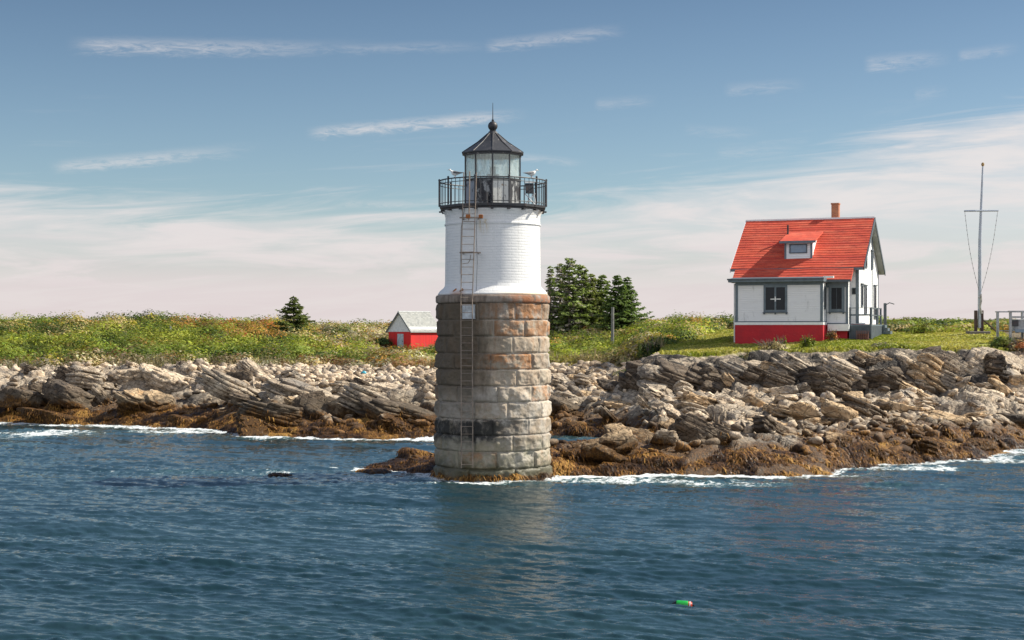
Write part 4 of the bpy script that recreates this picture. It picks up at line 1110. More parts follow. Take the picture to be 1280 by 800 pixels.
# equipment frame standing on the gallery, right
gz_ = zl(258.3) - .3
EQ = empty('panel_stand', (LX + 1.42, LY - .95, gz_), rad(12), 'dark box panel on a white crossed-leg stand, on the lighthouse gallery', 'equipment stand')
M_WM = simple('white_metal', (.72, .73, .74), .45, .15, 6, stain=(.3, .2, .12), stain_amt=.5)
MB().box(-.16, .17, -.03, .03, .42, .82, Matrix.Rotation(rad(-14), 3, 'X')).build('panel', M_IRON, EQ, bevel=.01)
for (x0, x1) in ((-.19, .22), (.20, -.20)):
    MB().tube([(x0, -.06, 0), (x1, -.02, .44)], .022, 6).build('leg', M_WM, EQ, True)
MB().tube([(.27, .1, 0), (.12, .06, .86)], .02, 6).build('leg', M_WM, EQ, True)
MB().tube([(-.2, .02, .85), (.2, .02, .85)], .025, 6).build('top_bar', M_WM, EQ, True)

# ------------------------------------------------------------------ gulls
def gull(label, loc, rz, back):
    root = empty('gull', loc, rz, label, 'gull', 'gulls on the lighthouse railing')
    # body lofted along x (tail -> beak), local x forward
    S = [(-.30, .155, .004, .006), (-.24, .155, .022, .012), (-.17, .15, .045, .032), (-.08, .145, .068, .065), (.02, .145, .076, .080), (.09, .160, .066, .076), (.135, .195, .046, .056),
         (.155, .235, .035, .040), (.170, .265, .035, .036), (.195, .285, .034, .034), (.222, .282, .024, .023), (.236, .278, .008, .008)]
    S = [(x, z, ry * 1.25, q_ * 1.22) for (x, z, ry, q_) in S]
    n = 14; V_ = []; A_ = []
    for (x, z, ry, rz_) in S:
        for k in range(n):
            t = 2 * math.pi * k / n
            V_.append((x, ry * math.cos(t), z + rz_ * math.sin(t)))
            dark = 1.0 if (x < .07 and math.sin(t) > -.15) else 0.0
            if x < -.20: dark = .75
            A_.append(dark)
    fs = [(i * n + k, i * n + (k + 1) % n, (i + 1) * n + (k + 1) % n, (i + 1) * n + k) for i in range(len(S) - 1) for k in range(n)]
    m_, g_ = material('gull_plumage')
    cc = g_.mix(g_.attr('mantle'), (.80, .79, .77), back)
    cc = g_.mix(g_.ss(g_.noise(g_.obj(), 30, 3), .4, .7, 0, .25), cc, (.45, .43, .40))
    g_.put(g_.b.inputs['Base Color'], cc); g_.b.inputs['Roughness'].default_value = .8
    b_ = npmesh('body', np.array(V_), np.array(fs), m_, True, root, attrs={'mantle': np.array(A_)})
    sb = b_.modifiers.new('s', 'SUBSURF'); sb.levels = sb.render_levels = 2
    MB().tube([(.228, 0, .280), (.262, 0, .276), (.290, 0, .264)], [.011, .009, .002], 6).build('beak', simple('beak_yellow', (.62, .42, .06), .4), root, True)
    for s_ in (1, -1):
        MB().tube([(.185, s_ * .028, .292), (.188, s_ * .034, .293)], .006, 6).build('eye', M_IRON, root)
        MB().tube([(-.02, s_ * .035, .09), (-.015, s_ * .035, .03), (0, s_ * .035, .004), (.05, s_ * .04, .002)], [.012, .007, .007, .004], 6).build('leg', simple('leg_pink', (.55, .33, .28), .5), root, True)
        # folded wing
        W_ = MB(); pts = [(.06, .065, .185), (-.06, .075, .165), (-.2, .05, .16), (-.34, .018, .165)]
        W_.tube([(x, s_ * y, z) for x, y, z in pts], [.03, .045, .03, .005], 8).build('wing', simple('wing_grey' , back, .8), root, True)
    return root
zr = CH + (HZ - 226.2) / 32.0
gull('white-headed gull with slate back facing left, perched on the left of the gallery rail', (LX - 1.42, LY - math.sqrt(RR ** 2 - 1.42 ** 2), zr), rad(172), (.10, .105, .115))
gull('pale grey gull facing right, perched above the crossed-leg stand', (LX + 1.50, LY - math.sqrt(RR ** 2 - 1.50 ** 2), zr), rad(14), (.40, .39, .38))
# ================================================================== KEEPER'S HOUSE
HA = rad(22); HB = 4.6
HO = (21.65, 96.0)
HS = empty('keepers_house', (HO[0], HO[1], HB), -HA, 'white clapboard cottage with bright red roof, red basement wall and brick chimney on the lawn', 'house')
Zh = lambda z: z - HB
def clap(name, col, stain=(.45, .45, .43)):
    m, g = material(name); p = g.obj(); gx, gy, gz = g.sep(p)[:3]
    fr = g.m('FRACT', g.m('DIVIDE', gz, .115))
    n = g.noise(g.map(p, (.6, .6, 3)), 2.0, 5, .65)
    c = g.mix(g.ss(n, .45, .75, 0, .5), col, tuple(q * .86 for q in col))
    c = g.mix(g.ss(g.noise(g.map(p, (1, 1, .3)), 2.5, 6, .7), .56, .70, 0, .55), c, stain)
    g.put(g.b.inputs['Base Color'], c); g.b.inputs['Roughness'].default_value = .6
    g.put(g.b.inputs['Normal'], g.bump(g.m('SUBTRACT', 1.0, fr), 1.0, .045)); return m
M_CLAP = clap('white_clapboard', (.80, .80, .79))
M_TRIM = simple('blue_grey_trim', (.115, .15, .18), .55, .2, 4, bump=.1)
M_TRIMD = simple('dark_grey_trim', (.075, .095, .115), .55, .2, 4, bump=.1)
M_WTRIM = simple('white_trim', (.78, .79, .79), .5, .08, 4, bump=.1)
M_SOFF = simple('grey_soffit', (.30, .31, .32), .7, .2, 4)
m, g = material('red_rendered_wall'); p = g.obj()
n = g.noise(p, 2.0, 6, .65); n2 = g.noise(p, 7, 5, .65)
c = g.mix(g.ss(n, .35, .7), (.50, .012, .022), (.40, .012, .022)); c = g.mix(g.ss(n2, .62, .72, 0, .3), c, (.52, .08, .08))
g.put(g.b.inputs['Base Color'], c); g.b.inputs['Roughness'].default_value = .7; g.put(g.b.inputs['Normal'], g.bump(n2, .5, .04)); M_REDW = m
m, g = material('red_roof_shingles'); p = g.obj(); gx, gy, gz = g.sep(p)[:3]
cr = g.m('FLOOR', g.m('DIVIDE', gz, .152))
wn = g.new('ShaderNodeTexWhiteNoise', noise_dimensions='1D'); g.put(wn.inputs['W'], cr)
bt = g.new('ShaderNodeTexBrick'); g.put(bt.inputs['Vector'], g.comb(gx, gz, 0.0))
for kk, vv_ in (('Scale', 1.0), ('Mortar Size', .006), ('Brick Width', .33), ('Row Height', .152)): bt.inputs[kk].default_value = vv_
bt.inputs['Color1'].default_value = (1, 1, 1, 1); bt.inputs['Color2'].default_value = (.62, .62, .62, 1); bt.inputs['Mortar'].default_value = (.3, .3, .3, 1)
n = g.noise(g.map(p, (.35, .35, 5)), 1.6, 5, .7)
c = g.mix(wn.outputs[0], (.70, .095, .042), (.55, .055, .030)); c = g.mix(g.ss(n, .45, .70, 0, .8), c, (.74, .17, .09))
c = g.mix(.40, c, g.mix(1.0, c, bt.outputs[0], 'MULTIPLY'))
c = g.mix(g.ss(g.noise(g.map(p, (.5, .5, 3)), 3, 6, .75), .50, .66, 0, .75), c, (.30, .035, .025))
c = g.mix(g.ss(g.noise(p, 5, 5, .75), .66, .72, 0, .6), c, (.62, .36, .30))
g.put(g.b.inputs['Base Color'], c); g.b.inputs['Roughness'].default_value = .8; g.put(g.b.inputs['Normal'], g.bump(bt.outputs[0], .5, .01)); M_REDR = m
m, g = material('window_glass_dark'); p = g.obj()
g.put(g.b.inputs['Base Color'], g.mix(g.noise(p, 1.2, 3), (.006, .008, .011), (.018, .021, .026))); g.b.inputs['Roughness'].default_value = .12; g.b.inputs['Specular IOR Level'].default_value = .22; M_PANE = m
m, g = material('chimney_brick'); p = g.obj(); gx, gy, gz = g.sep(p)[:3]
bt = g.new('ShaderNodeTexBrick'); g.put(bt.inputs['Vector'], g.comb(g.m('ADD', gx, gy), gz, 0.0))
for kk, vv_ in (('Scale', 1.0), ('Mortar Size', .01), ('Brick Width', .21), ('Row Height', .075)): bt.inputs[kk].default_value = vv_
bt.inputs['Color1'].default_value = (.50, .17, .05, 1); bt.inputs['Color2'].default_value = (.36, .11, .04, 1); bt.inputs['Mortar'].default_value = (.35, .28, .22, 1)
g.put(g.b.inputs['Base Color'], bt.outputs[0]); g.b.inputs['Roughness'].default_value = .85; M_BRICK = m

SL = .768; RZ = 12.97; RV = 4.0      # roof slope, ridge height, ridge line
def rz_(v): return RZ - SL * abs(v - RV)
UL, UR = -7.69, 0.0
# main body: gabled block
def gable_poly(zb, drop, v0, v1):
    return [(v0, zb), (v1, zb), (v1, Zh(rz_(v1) - drop)), (RV, Zh(RZ - drop)), (v0, Zh(rz_(v0) - drop))]
MB().prism(gable_poly(Zh(6.05), .24, 0, 8.0), 'x', UL, UR).build('wall', M_CLAP, HS)
MB().prism([(.02, Zh(3.5)), (7.98, Zh(3.5)), (7.98, Zh(6.05)), (.02, Zh(6.05))], 'x', UL + .02, UR - .02).build('foundation', M_REDW, HS)
# extension under the lower roof, set in from the gable ends
E0, E1, EV = -7.35, -.5, -.95
MB().prism([(EV, Zh(6.05)), (0.0, Zh(6.05)), (0.0, Zh(rz_(0) - .26)), (EV, Zh(rz_(EV) - .26))], 'x', E0, E1).build('wall', M_CLAP, HS)
MB().box(E0 + .03, E1 - .03, EV + .02, .02, Zh(3.6), Zh(6.045)).build('foundation', M_REDW, HS)
# closed front porch
P0, P1, PV = -7.26, -1.83, -2.2
MB().box(P0, P1, PV, EV, Zh(6.08), Zh(8.62)).build('porch_wall', M_CLAP, HS)
MB().box(P0 - .04, P1 + .04, PV - .02, EV, Zh(3.6), Zh(6.0)).build('porch_foundation', M_REDW, HS)
MB().box(P0 - .06, P1 + .06, PV - .05, EV, Zh(5.995), Zh(6.16)).build('porch_sill_board', M_WTRIM, HS)
MB().box(P0 - .05, P1 + .05, PV - .035, EV, Zh(6.163), Zh(6.23)).build('trim_board', M_TRIM, HS)
# corner boards and frieze of the porch
for u0, u1 in ((P0 - .03, P0 + .13), (P1 - .13, P1 + .03)):
    MB().box(u0, u1, PV - .03, PV + .1, Zh(6.23), Zh(8.6)).build('corner_board', M_TRIM, HS)
MB().box(P1 - .10, P1 + .032, EV - .14, EV - .01, Zh(6.23), Zh(8.6)).build('corner_board', M_TRIM, HS)
MB().box(P0 - .035, P1 + .035, PV - .036, PV + .05, Zh(8.47), Zh(8.66)).build('frieze_board', M_TRIM, HS)
# porch roof: low sloped slab with heavy cornice
MB().prism([(PV - .45, Zh(8.66)), (EV - .32, Zh(8.66)), (EV - .32, Zh(9.0)), (PV - .45, Zh(8.87))], 'x', P0 - .40, P1 + .12).build('porch_roof', M_TRIM, HS, bevel=.015)
MB().prism([(PV - .50, Zh(8.79)), (PV - .452, Zh(8.79)), (PV - .452, Zh(8.89)), (PV - .50, Zh(8.89))], 'x', P0 - .45, P1 + .16).build('porch_gutter', M_TRIMD, HS)
MB().box(P1 + .13, P1 + .75, PV - .42, PV - .2, Zh(8.86), Zh(8.99)).build('gutter_end', M_WTRIM, HS)
# stepped shingle slopes
def slope(name, u0, u1, vhi, vlo, zf, thick, mat, parent, course=.2, sgn=-1):
    """shingled slope falling from vhi to vlo; each course is a real step"""
    n = max(2, int(abs(vlo - vhi) / course)); vs = np.linspace(vhi, vlo, n + 1)
    top = []
    for i in range(n):
        top.append((vs[i], Zh(zf(vs[i])) + .0)); top.append((vs[i + 1], Zh(zf(vs[i + 1])) + .028))
    top.append((vlo, Zh(zf(vlo)) - thick)); top.append((vhi, Zh(zf(vhi)) - thick))
    b = MB(); k = len(top)
    NU = 24; us = np.linspace(u0, u1, NU + 1); rr = np.random.default_rng(int(abs(vhi * 10)) + 3)
    V_ = []
    for u in us: V_ += [(u, v, z + .012 * math.sin(u * 1.7 + v * .6)) for v, z in top]
    fs = [tuple(range(k)), tuple(range((NU + 1) * k - 1, NU * k - 1, -1))]
    for j in range(NU):
        for i in range(k):
            i2 = (i + 1) % k; fs.append((j * k + i, (j + 1) * k + i, (j + 1) * k + i2, j * k + i2))
    return b.add(V_, fs).build(name, mat, parent)
OU0, OU1 = -8.05, .38
rfm = slope('roof', OU0, OU1, RV, -.38, rz_, .15, M_REDR, HS)
slope('roof', OU0, OU1, RV + .002, 8.4, rz_, .15, M_REDR, HS)
slope('lower_roof', -7.72, -.22, -.382, -1.42, rz_, .13, M_REDR, HS)
MB().box(OU0 - .02, OU1 + .02, RV - .07, RV + .07, Zh(RZ - .04), Zh(RZ + .065)).build('ridge_cap', M_WTRIM, HS)
# barge boards along the rakes, and soffits
for u, wl in ((OU1 + .002, .05), (OU0 - .052, .05)):
    for s_ in (-1, 1):
        ve = -.40 if s_ < 0 else 8.42
        pl = [(RV, Zh(RZ + .03)), (ve, Zh(rz_(ve) + .03)), (ve, Zh(rz_(ve) - .24)), (RV, Zh(RZ - .26))]
        MB().prism(pl, 'x', u, u + wl).build('barge_board', M_TRIMD if u > 0 else M_WTRIM, HS)
for s_ in (-1, 1):
    ve = -.36 if s_ < 0 else 8.38
    pl = [(RV, Zh(RZ - .16)), (ve, Zh(rz_(ve) - .16)), (ve, Zh(rz_(ve) - .21)), (RV, Zh(RZ - .21))]
    MB().prism(pl, 'x', .005, OU1 - .01).build('soffit', M_SOFF, HS)
MB().box(OU0 + .05, OU1 - .03, -.47, -.385, Zh(rz_(-.38) - .19), Zh(rz_(-.38) - .03)).build('eave_board', M_TRIM, HS)
MB().box(-7.7, -.25, -1.50, -1.425, Zh(rz_(-1.42) - .16), Zh(rz_(-1.42) - .01)).build('eave_board', M_TRIMD, HS)
MB().box(P1 + .05, -.45, EV - .045, EV - .005, Zh(8.34), Zh(8.66)).build('frieze_board', M_TRIM, HS)
# corner boards
for (u0, u1, v0, v1, zt) in ((-.16, .032, -.032, .06, rz_(0) - .27), (-.05, .034, 5.28, 5.46, rz_(5.4) - .3), (-.08, .033, 7.86, 8.03, rz_(8) - .27), (UL - .03, UL + .13, -.031, .06, rz_(0) - .27)):
    MB().box(u0, u1, v0, v1, Zh(6.08), Zh(zt)).build('corner_board', M_TRIM, HS)
MB().box(E1 - .12, E1 + .03, EV - .031, EV + .06, Zh(6.08), Zh(8.5)).build('corner_board', M_TRIM, HS)
MB().box(P1 + .06, E1 + .02, EV - .028, EV + .03, Zh(6.05), Zh(6.12)).build('trim_board', M_TRIM, HS)
MB().box(P1 + .15, E1 + .12, EV - .35, EV - .035, Zh(5.62), Zh(6.04)).build('white_step_box', M_WTRIM, HS, bevel=.01)
# windows
def window_front(name, u0, u1, z0, z1, v, fr=.13, cross=True, mat=M_TRIMD, casings=True):
    w = MB()
    w.box(u0 - fr, u0, v - .055, v, Zh(z0 - fr), Zh(z1 + fr)); w.box(u1, u1 + fr, v - .055, v, Zh(z0 - fr), Zh(z1 + fr))
    w.box(u0, u1, v - .055, v, Zh(z1), Zh(z1 + fr)); w.box(u0, u1, v - .055, v, Zh(z0 - fr), Zh(z0))
    wo = w.build(name, mat, HS)
    MB().box(u0 - .001, u1 + .001, v - .02, v - .004, Zh(z0 - .001), Zh(z1 + .001)).build('pane', M_PANE, wo)
    return wo
def window_side(name, v0, v1, z0, z1, u=0.0, fr=.10, mat=M_TRIMD):
    w = MB()
    w.box(u, u + .055, v0 - fr, v0, Zh(z0 - fr), Zh(z1 + fr)); w.box(u, u + .055, v1, v1 + fr, Zh(z0 - fr), Zh(z1 + fr))
    w.box(u, u + .055, v0, v1, Zh(z1), Zh(z1 + fr)); w.box(u, u + .055, v0, v1, Zh(z0 - fr), Zh(z0))
    w.box(u, u + .10, v0 - fr - .06, v1 + fr + .06, Zh(z1 + fr + .002), Zh(z1 + fr + .08))
    wo = w.build(name, mat, HS)
    MB().box(u + .004, u + .02, v0 - .001, v1 + .001, Zh(z0 - .001), Zh(z1 + .001)).build('pane', M_PANE, wo)
    return wo
w = window_front('window', -5.36, -4.14, 6.93, 8.34, PV, .13, mat=M_TRIM)
w['label'] = 'double window with a broken white crossbar'
uc = -4.75
MB().box(uc - .055, uc + .055, PV - .05, PV - .021, Zh(6.93), Zh(8.34)).build('mullion', M_TRIM, w)
MB().box(uc - .30, uc + .34, PV - .06, PV - .051, Zh(7.57), Zh(7.63)).build('crossbar', M_WTRIM, w)
MB().box(uc - .03, uc + .03, PV - .062, PV - .051, Zh(7.45), Zh(7.76)).build('crossbar', M_WTRIM, w)
MB().box(-5.36 - .17, -4.14 + .17, PV - .10, PV - .002, Zh(6.74), Zh(6.80)).build('sill', M_TRIMD, w)
for u in (-5.45, -4.75, -4.05): MB().box(u - .05, u + .05, PV - .09, PV - .003, Zh(6.66), Zh(6.74)).build('sill_bracket', M_TRIMD, w)
w = window_front('door', -1.50, -.86, 6.98, 8.30, EV, .17, mat=M_TRIM)
w['label'] = 'dark boarded doorway in a blue-grey frame'
MB().box(-1.18 - .012, -1.18 + .012, EV - .03, EV - .021, Zh(6.98), Zh(8.30)).build('board_joint', M_TRIMD, w)
MB().box(-1.50 - .22, -.86 + .22, EV - .09, EV - .002, Zh(6.76), Zh(6.81)).build('sill', M_TRIMD, w)
for u in (-1.6, -.76): MB().box(u - .05, u + .05, EV - .08, EV - .003, Zh(6.68), Zh(6.76)).build('sill_bracket', M_TRIMD, w)
# narrow window on the porch's right flank and small square one on the setback
ws = MB().box(P1 + .001, P1 + .05, -1.72, -1.22, Zh(6.95), Zh(8.4)).build('window', M_TRIMD, HS)
MB().box(P1 + .05, P1 + .056, -1.62, -1.32, Zh(7.05), Zh(8.3)).build('pane', M_PANE, ws)
ws = MB().box(-.40, -.14, -.04, -.001, Zh(7.9), Zh(8.32)).build('window', M_TRIMD, HS)
MB().box(-.36, -.18, -.046, -.041, Zh(7.94), Zh(8.28)).build('pane', M_PANE, ws)
window_side('window', .95, 1.55, 7.25, 8.45); window_side('window', 2.25, 2.95, 6.75, 8.4); window_side('window', 6.1, 6.9, 6.5, 8.5)
window_side('window', 2.5, 3.15, 9.75, 10.75); window_side('window', 5.0, 5.6, 9.75, 10.75)
# small timber pieces under the rake seen on the gable
MB().box(.0, .36, 2.45, 2.53, Zh(11.22), Zh(11.32)).build('rake_bracket', M_WTRIM, HS)
# dormer
D0, D1, DV = -4.72, -2.98, .42
dz0, dz1 = rz_(DV), 11.30
MB().prism([(DV, Zh(dz0 - .05)), (DV, Zh(dz1)), (2.5, Zh(11.86)), (2.5, Zh(11.7))], 'x', D0, D1).build('dormer', M_CLAP, HS)
dr = MB().prism([(DV - .28, Zh(11.26)), (2.78, Zh(11.99)), (2.78, Zh(12.07)), (DV - .28, Zh(11.345))], 'x', D0 - .27, D1 + .27).build('dormer_roof', M_REDR, HS)
MB().prism([(DV - .32, Zh(11.20)), (DV - .282, Zh(11.20)), (DV - .282, Zh(11.35)), (DV - .32, Zh(11.35))], 'x', D0 - .29, D1 + .29).build('dormer_fascia', M_TRIM, dr)
for u0, u1 in ((D0 - .02, D0 + .1), (D1 - .1, D1 + .02)): MB().box(u0, u1, DV - .025, DV + .05, Zh(dz0 + .0), Zh(11.2)).build('corner_board', M_TRIM, HS)
MB().box(D1 + .001, D1 + .03, DV + .05, DV + .35, Zh(dz0 + .2), Zh(11.2)).build('corner_board', M_WTRIM, HS)
m2 = simple('blue_glass', (.18, .25, .33), .15, .15, 3)
w = MB(); dv = DV
w.box(-4.42, -3.28, dv - .05, dv, Zh(10.56), Zh(10.62)); w.box(-4.42, -3.28, dv - .05, dv, Zh(11.08), Zh(11.15)); w.box(-4.42, -4.35, dv - .05, dv, Zh(10.62), Zh(11.08)); w.box(-3.35, -3.28, dv - .05, dv, Zh(10.62), Zh(11.08))
wo = w.build('window', M_TRIMD, HS); MB().box(-4.351, -3.349, dv - .02, dv - .004, Zh(10.619), Zh(11.081)).build('pane', m2, wo)
MB().tube([(-4.88, 2.15, Zh(rz_(2.15) - .05)), (-4.88, 2.15, Zh(rz_(2.15) + .95))], .06, 8).build('vent_pipe', M_IRON, HS, True)
ch = MB().box(-2.47, -2.0, 4.35, 4.85, Zh(12.3), Zh(13.92)).build('chimney', M_BRICK, HS)
MB().box(-2.50, -1.97, 4.32, 4.88, Zh(13.921), Zh(14.02)).build('chimney_cap', M_BRICK, ch)
# side deck with lattice skirt, rails and steps
DKZ = 6.02
dkx0, dkx1, dky0, dky1 = -.42, .95, -.92, 4.6
MB().box(dkx0, dkx1, dky0, dky1, Zh(DKZ - .10), Zh(DKZ)).build('deck', M_TRIM, HS)
sk = MB()
u = dkx0
while u < dkx1 - .05: sk.box(u, u + .10, dky0 + .01, dky0 + .04, Zh(5.1), Zh(DKZ - .1)); u += .125
v = dky0 + .05
while v < dky1 - .05: sk.box(dkx1 - .04, dkx1 - .01, v, v + .10, Zh(5.1), Zh(DKZ - .1)); v += .125
sk.build('deck_skirt', M_TRIMD, HS)
MB().box(dkx0 + .05, dkx1 - .05, dky0 + .06, dky1 - .1, Zh(5.0), Zh(DKZ - .11)).build('deck_base', M_TRIMD, HS)
for (u, v) in ((dkx0 + .05, dky0 + .05), (dkx1 - .06, dky0 + .05), (dkx1 - .06, 1.6), (dkx1 - .06, 3.2)):
    MB().box(u - .055, u + .055, v - .055, v + .055, Zh(DKZ), Zh(7.08)).build('rail_post', M_TRIMD, HS)
for zz in (6.56, ): MB().box(dkx0, dkx1 - .12, dky0 + .02, dky0 + .08, Zh(zz), Zh(zz + .10)).build('rail', M_TRIM, HS)
MB().box(dkx0, dkx1 - .12, dky0 + .02, dky0 + .06, Zh(7.02), Zh(7.06)).build('rail', M_TRIM, HS)
for zz in (6.56, 7.0): MB().box(dkx1 - .09, dkx1 - .03, dky0 + .12, 3.12, Zh(zz), Zh(zz + .07)).build('rail', M_TRIMD, HS)
b = MB()
for i in range(3): b.box(dkx1, dkx1 + .17 * (i + 1), 3.5, 4.4, Zh(DKZ - .2 * (i + 1)), Zh(DKZ - .2 * i - .02))
b.build('steps', M_TRIM, HS)
# downspout at the left corner
MB().tube([(P0 - .14, PV + .2, Zh(8.6)), (P0 - .14, PV + .2, Zh(6.3)), (P0 - .14, PV + .2, Zh(4.9))], .05, 8).build('downspout', M_WTRIM, HS, True)

def hw(u, v, z):
    return (HO[0] + u * math.cos(HA) + v * math.sin(HA), HO[1] - u * math.sin(HA) + v * math.cos(HA), z)
# lamp post behind the right corner
x, y, _ = hw(.42, 8.3, 0); zg = float(Hz(x, y)[0])
LP_ = empty('yard_post', (x, y, zg - .1), 0, 'dark yard post with a short slanting arm behind the right corner of the cottage', 'post')
MB().box(-.085, .085, -.085, .085, 0, 2.05).build('post', M_TRIMD, LP_, bevel=.01)
MB().tube([(0, 0, 1.9), (.30, 0, 2.08), (.62, 0, 1.98)], .035, 6).build('arm', M_TRIMD, LP_, True)
# reddish wire traps leaning on the deck skirt
x, y, _ = hw(.50, -1.35, 0); zg = float(Hz(x, y)[0])
TR = empty('lobster_trap', (x, y, zg), -HA, 'rust-red and dark wire lobster trap leaning on the cottage deck skirt', 'lobster trap')
M_TRAP = simple('rusty_trap_wire', (.26, .11, .075), .8, .4, 9)
b = MB()
for i in range(8):
    b.box(-.38 + i * .109 - .009, -.38 + i * .109 + .009, -.2, -.185, 0, .55); b.box(-.38 + i * .109 - .009, -.38 + i * .109 + .009, -.2, .2, .55, .565)
for i in range(6): b.box(-.4, .4, -.205, -.19, .02 + i * .105, .035 + i * .105)
b.build('wire_cage', M_TRAP, TR)
MB().box(-.40, .40, -.15, .2, 0, .05).build('base_runner', simple('old_wood', (.16, .11, .08), .8), TR)
MB().box(-.33, .33, -.1, .16, .05, .40).build('netting', simple('dark_red_netting', (.09, .045, .05), .9, .5, 14), TR)

# ================================================================== RED SHED
SA = rad(39); sx_, sy_ = wx(513.5, 138), 138.0; SB = 3.75
SH = empty('boat_shed', (sx_, sy_, SB), -SA, 'small bright red shed with pale shingle roof and white gable in the scrub', 'shed')
SW, SD_, sE, sR = 2.75, 3.9, 5.72, 7.33
zs = lambda z: z - SB
m, g = material('red_shed_boards'); p = g.obj(); gx, gy, gz = g.sep(p)[:3]
bq = g.m('DIVIDE', g.m('SUBTRACT', gx, gy), .16); wn = g.new('ShaderNodeTexWhiteNoise', noise_dimensions='1D'); g.put(wn.inputs['W'], g.m('FLOOR', bq))
c = g.mix(wn.outputs[0], (.66, .020, .016), (.54, .018, .018)); c = g.mix(g.ss(g.noise(g.map(p, (2, 2, .4)), 2.5, 5, .7), .55, .72, 0, .5), c, (.45, .06, .05))
c = g.mix(g.ss(g.m('ABSOLUTE', g.m('SUBTRACT', g.m('FRACT', bq), .5)), .44, .5, 0, .7), c, (.20, .01, .01))
g.put(g.b.inputs['Base Color'], c); g.b.inputs['Roughness'].default_value = .65; M_REDS = m
M_WG = simple('weathered_white_boards', (.66, .69, .70), .7, .14, 5, stain=(.3, .31, .31), stain_amt=.5)
M_DOOR = simple('blue_grey_door', (.42, .50, .54), .65, .25, 6, stain=(.2, .22, .22), stain_amt=.6)
m, g = material('pale_shingle_roof'); p = g.obj(); gx, gy, gz = g.sep(p)[:3]
bt = g.new('ShaderNodeTexBrick'); g.put(bt.inputs['Vector'], g.comb(gy, gz, 0.0))
for kk, vv_ in (('Scale', 1.0), ('Mortar Size', .008), ('Brick Width', .24), ('Row Height', .12)): bt.inputs[kk].default_value = vv_
bt.inputs['Color1'].default_value = (.40, .41, .39, 1); bt.inputs['Color2'].default_value = (.25, .26, .25, 1); bt.inputs['Mortar'].default_value = (.2, .2, .19, 1)
c = g.mix(g.ss(g.noise(p, 3, 5, .7), .45, .65, 0, .6), bt.outputs[0], (.34, .34, .31))
g.put(g.b.inputs['Base Color'], c); g.b.inputs['Roughness'].default_value = .85; M_SHING = m
MB().box(-SW, 0, 0, SD_, 0, zs(5.55)).build('wall', M_REDS, SH)
MB().prism([(-SW, zs(5.552)), (0, zs(5.552)), (0, zs(5.74)), (-SW / 2, zs(sR - .12)), (-SW, zs(5.74))], 'y', .0, SD_).build('gable', M_WG, SH)
MB().box(-SW - .1, .1, -.04, -.002, zs(5.50), zs(5.70)).build('gable_board', M_WG, SH)
MB().box(.002, .05, -.04, SD_, zs(5.52), zs(5.62)).build('eave_board', M_WG, SH)
for s_ in (1, -1):
    xe = -SW / 2 + s_ * (SW / 2 + .17); zd = sR - (sR - sE) / (SW / 2) * (SW / 2 + .17)
    ro = MB().prism([(-SW / 2, zs(sR)), (xe, zs(zd)), (xe, zs(zd - .09)), (-SW / 2, zs(sR - .09))], 'y', -.18, SD_ + .18).build('roof', M_SHING, SH)
    MB().prism([(-SW / 2, zs(sR + .01)), (xe, zs(zd + .01)), (xe, zs(zd - .13)), (-SW / 2, zs(sR - .13))], 'y', -.215, -.182).build('barge_board', M_TRIMD, ro)
MB().box(-SW / 2 - .06, -SW / 2 + .06, -.19, SD_ + .19, zs(sR - .03), zs(sR + .05)).build('ridge_cap', M_WG, SH)
do = MB().box(-1.62, -.88, -.05, -.002, 0, zs(5.32)).build('door', M_DOOR, SH)
MB().box(-.98, -.94, -.09, -.051, zs(4.6), zs(4.7)).build('handle', M_IRON, do)

# ================================================================== SIGNAL MAST
Ym = 96.0; mxx = wx(1224.5, Ym); mz = float(Hz(mxx, Ym)[0])
zm = lambda py: wz(py, Ym) - mz
MA = empty('signal_mast', (mxx, Ym, mz), 0, 'tall pale flagpole mast with crossarm and slack halyards on the lawn right of the cottage', 'mast')
M_MAST = simple('pale_painted_mast', (.42, .46, .52), .45, .15, 3)
M_POSTW = simple('brown_tarred_wood', (.065, .038, .032), .8, .4, 5)
MB().tube([(0, 0, .35), (.02, 0, zm(300)), (.20, 0, zm(208))], [.125, .105, .05], 12).build('pole', M_MAST, MA, True)
MB().tube([(-1.0, -.12, zm(264)), (1.13, -.12, zm(263.5))], [.055, .055], 8).build('crossarm', M_MAST, MA, True)
MB().lathe([(.01, zm(208)), (.07, zm(207.5)), (.10, zm(205.5)), (.07, zm(203.6)), (.01, zm(203))], 10, (.20, 0)).build('finial', simple('gilt_finial', (.32, .20, .07), .4), MA, True)
for s_, x0 in ((-1, -.97), (1, 1.1)):
    pts = []
    for t in np.linspace(0, 1, 18):
        xx = x0 * (1 - t) + s_ * .05 * t; sag = s_ * .16 * math.sin(math.pi * t) * (.6 + .4 * t)
        zz = zm(264) + (zm(365) - zm(264)) * t
        pts.append((xx + sag, -.12, zz))
    h = MB().tube(pts, .013, 5)
    for i in range(1, 17): h.tube([(pts[i][0], -.12, pts[i][2] - .05), (pts[i][0], -.12, pts[i][2] + .05)], .022, 5)
    h.build('halyard', simple('grey_rope', (.34, .33, .33), .8), MA, True)
MB().tube([(-.09, -.2, zm(372)), (.02, -.22, zm(368)), (.05, -.2, zm(376)), (-.03, -.2, zm(384)), (.08, -.2, zm(392))], .06, 6).build('rope_coil', simple('pale_rope', (.45, .43, .40), .8), MA, True)
for x in (-.24, .14): MB().box(x - .07, x + .07, -.14, .14, .1, zm(388)).build('tabernacle_post', M_POSTW, MA, bevel=.01)
MB().tube([(.22, .0, zm(400)), (.95, -.3, .12)], .05, 6).build('brace', M_POSTW, MA, True)
MB().box(-.75, .55, -.45, .45, -.25, .14).build('footing', simple('dark_concrete', (.16, .14, .13), .85), MA, bevel=.03)

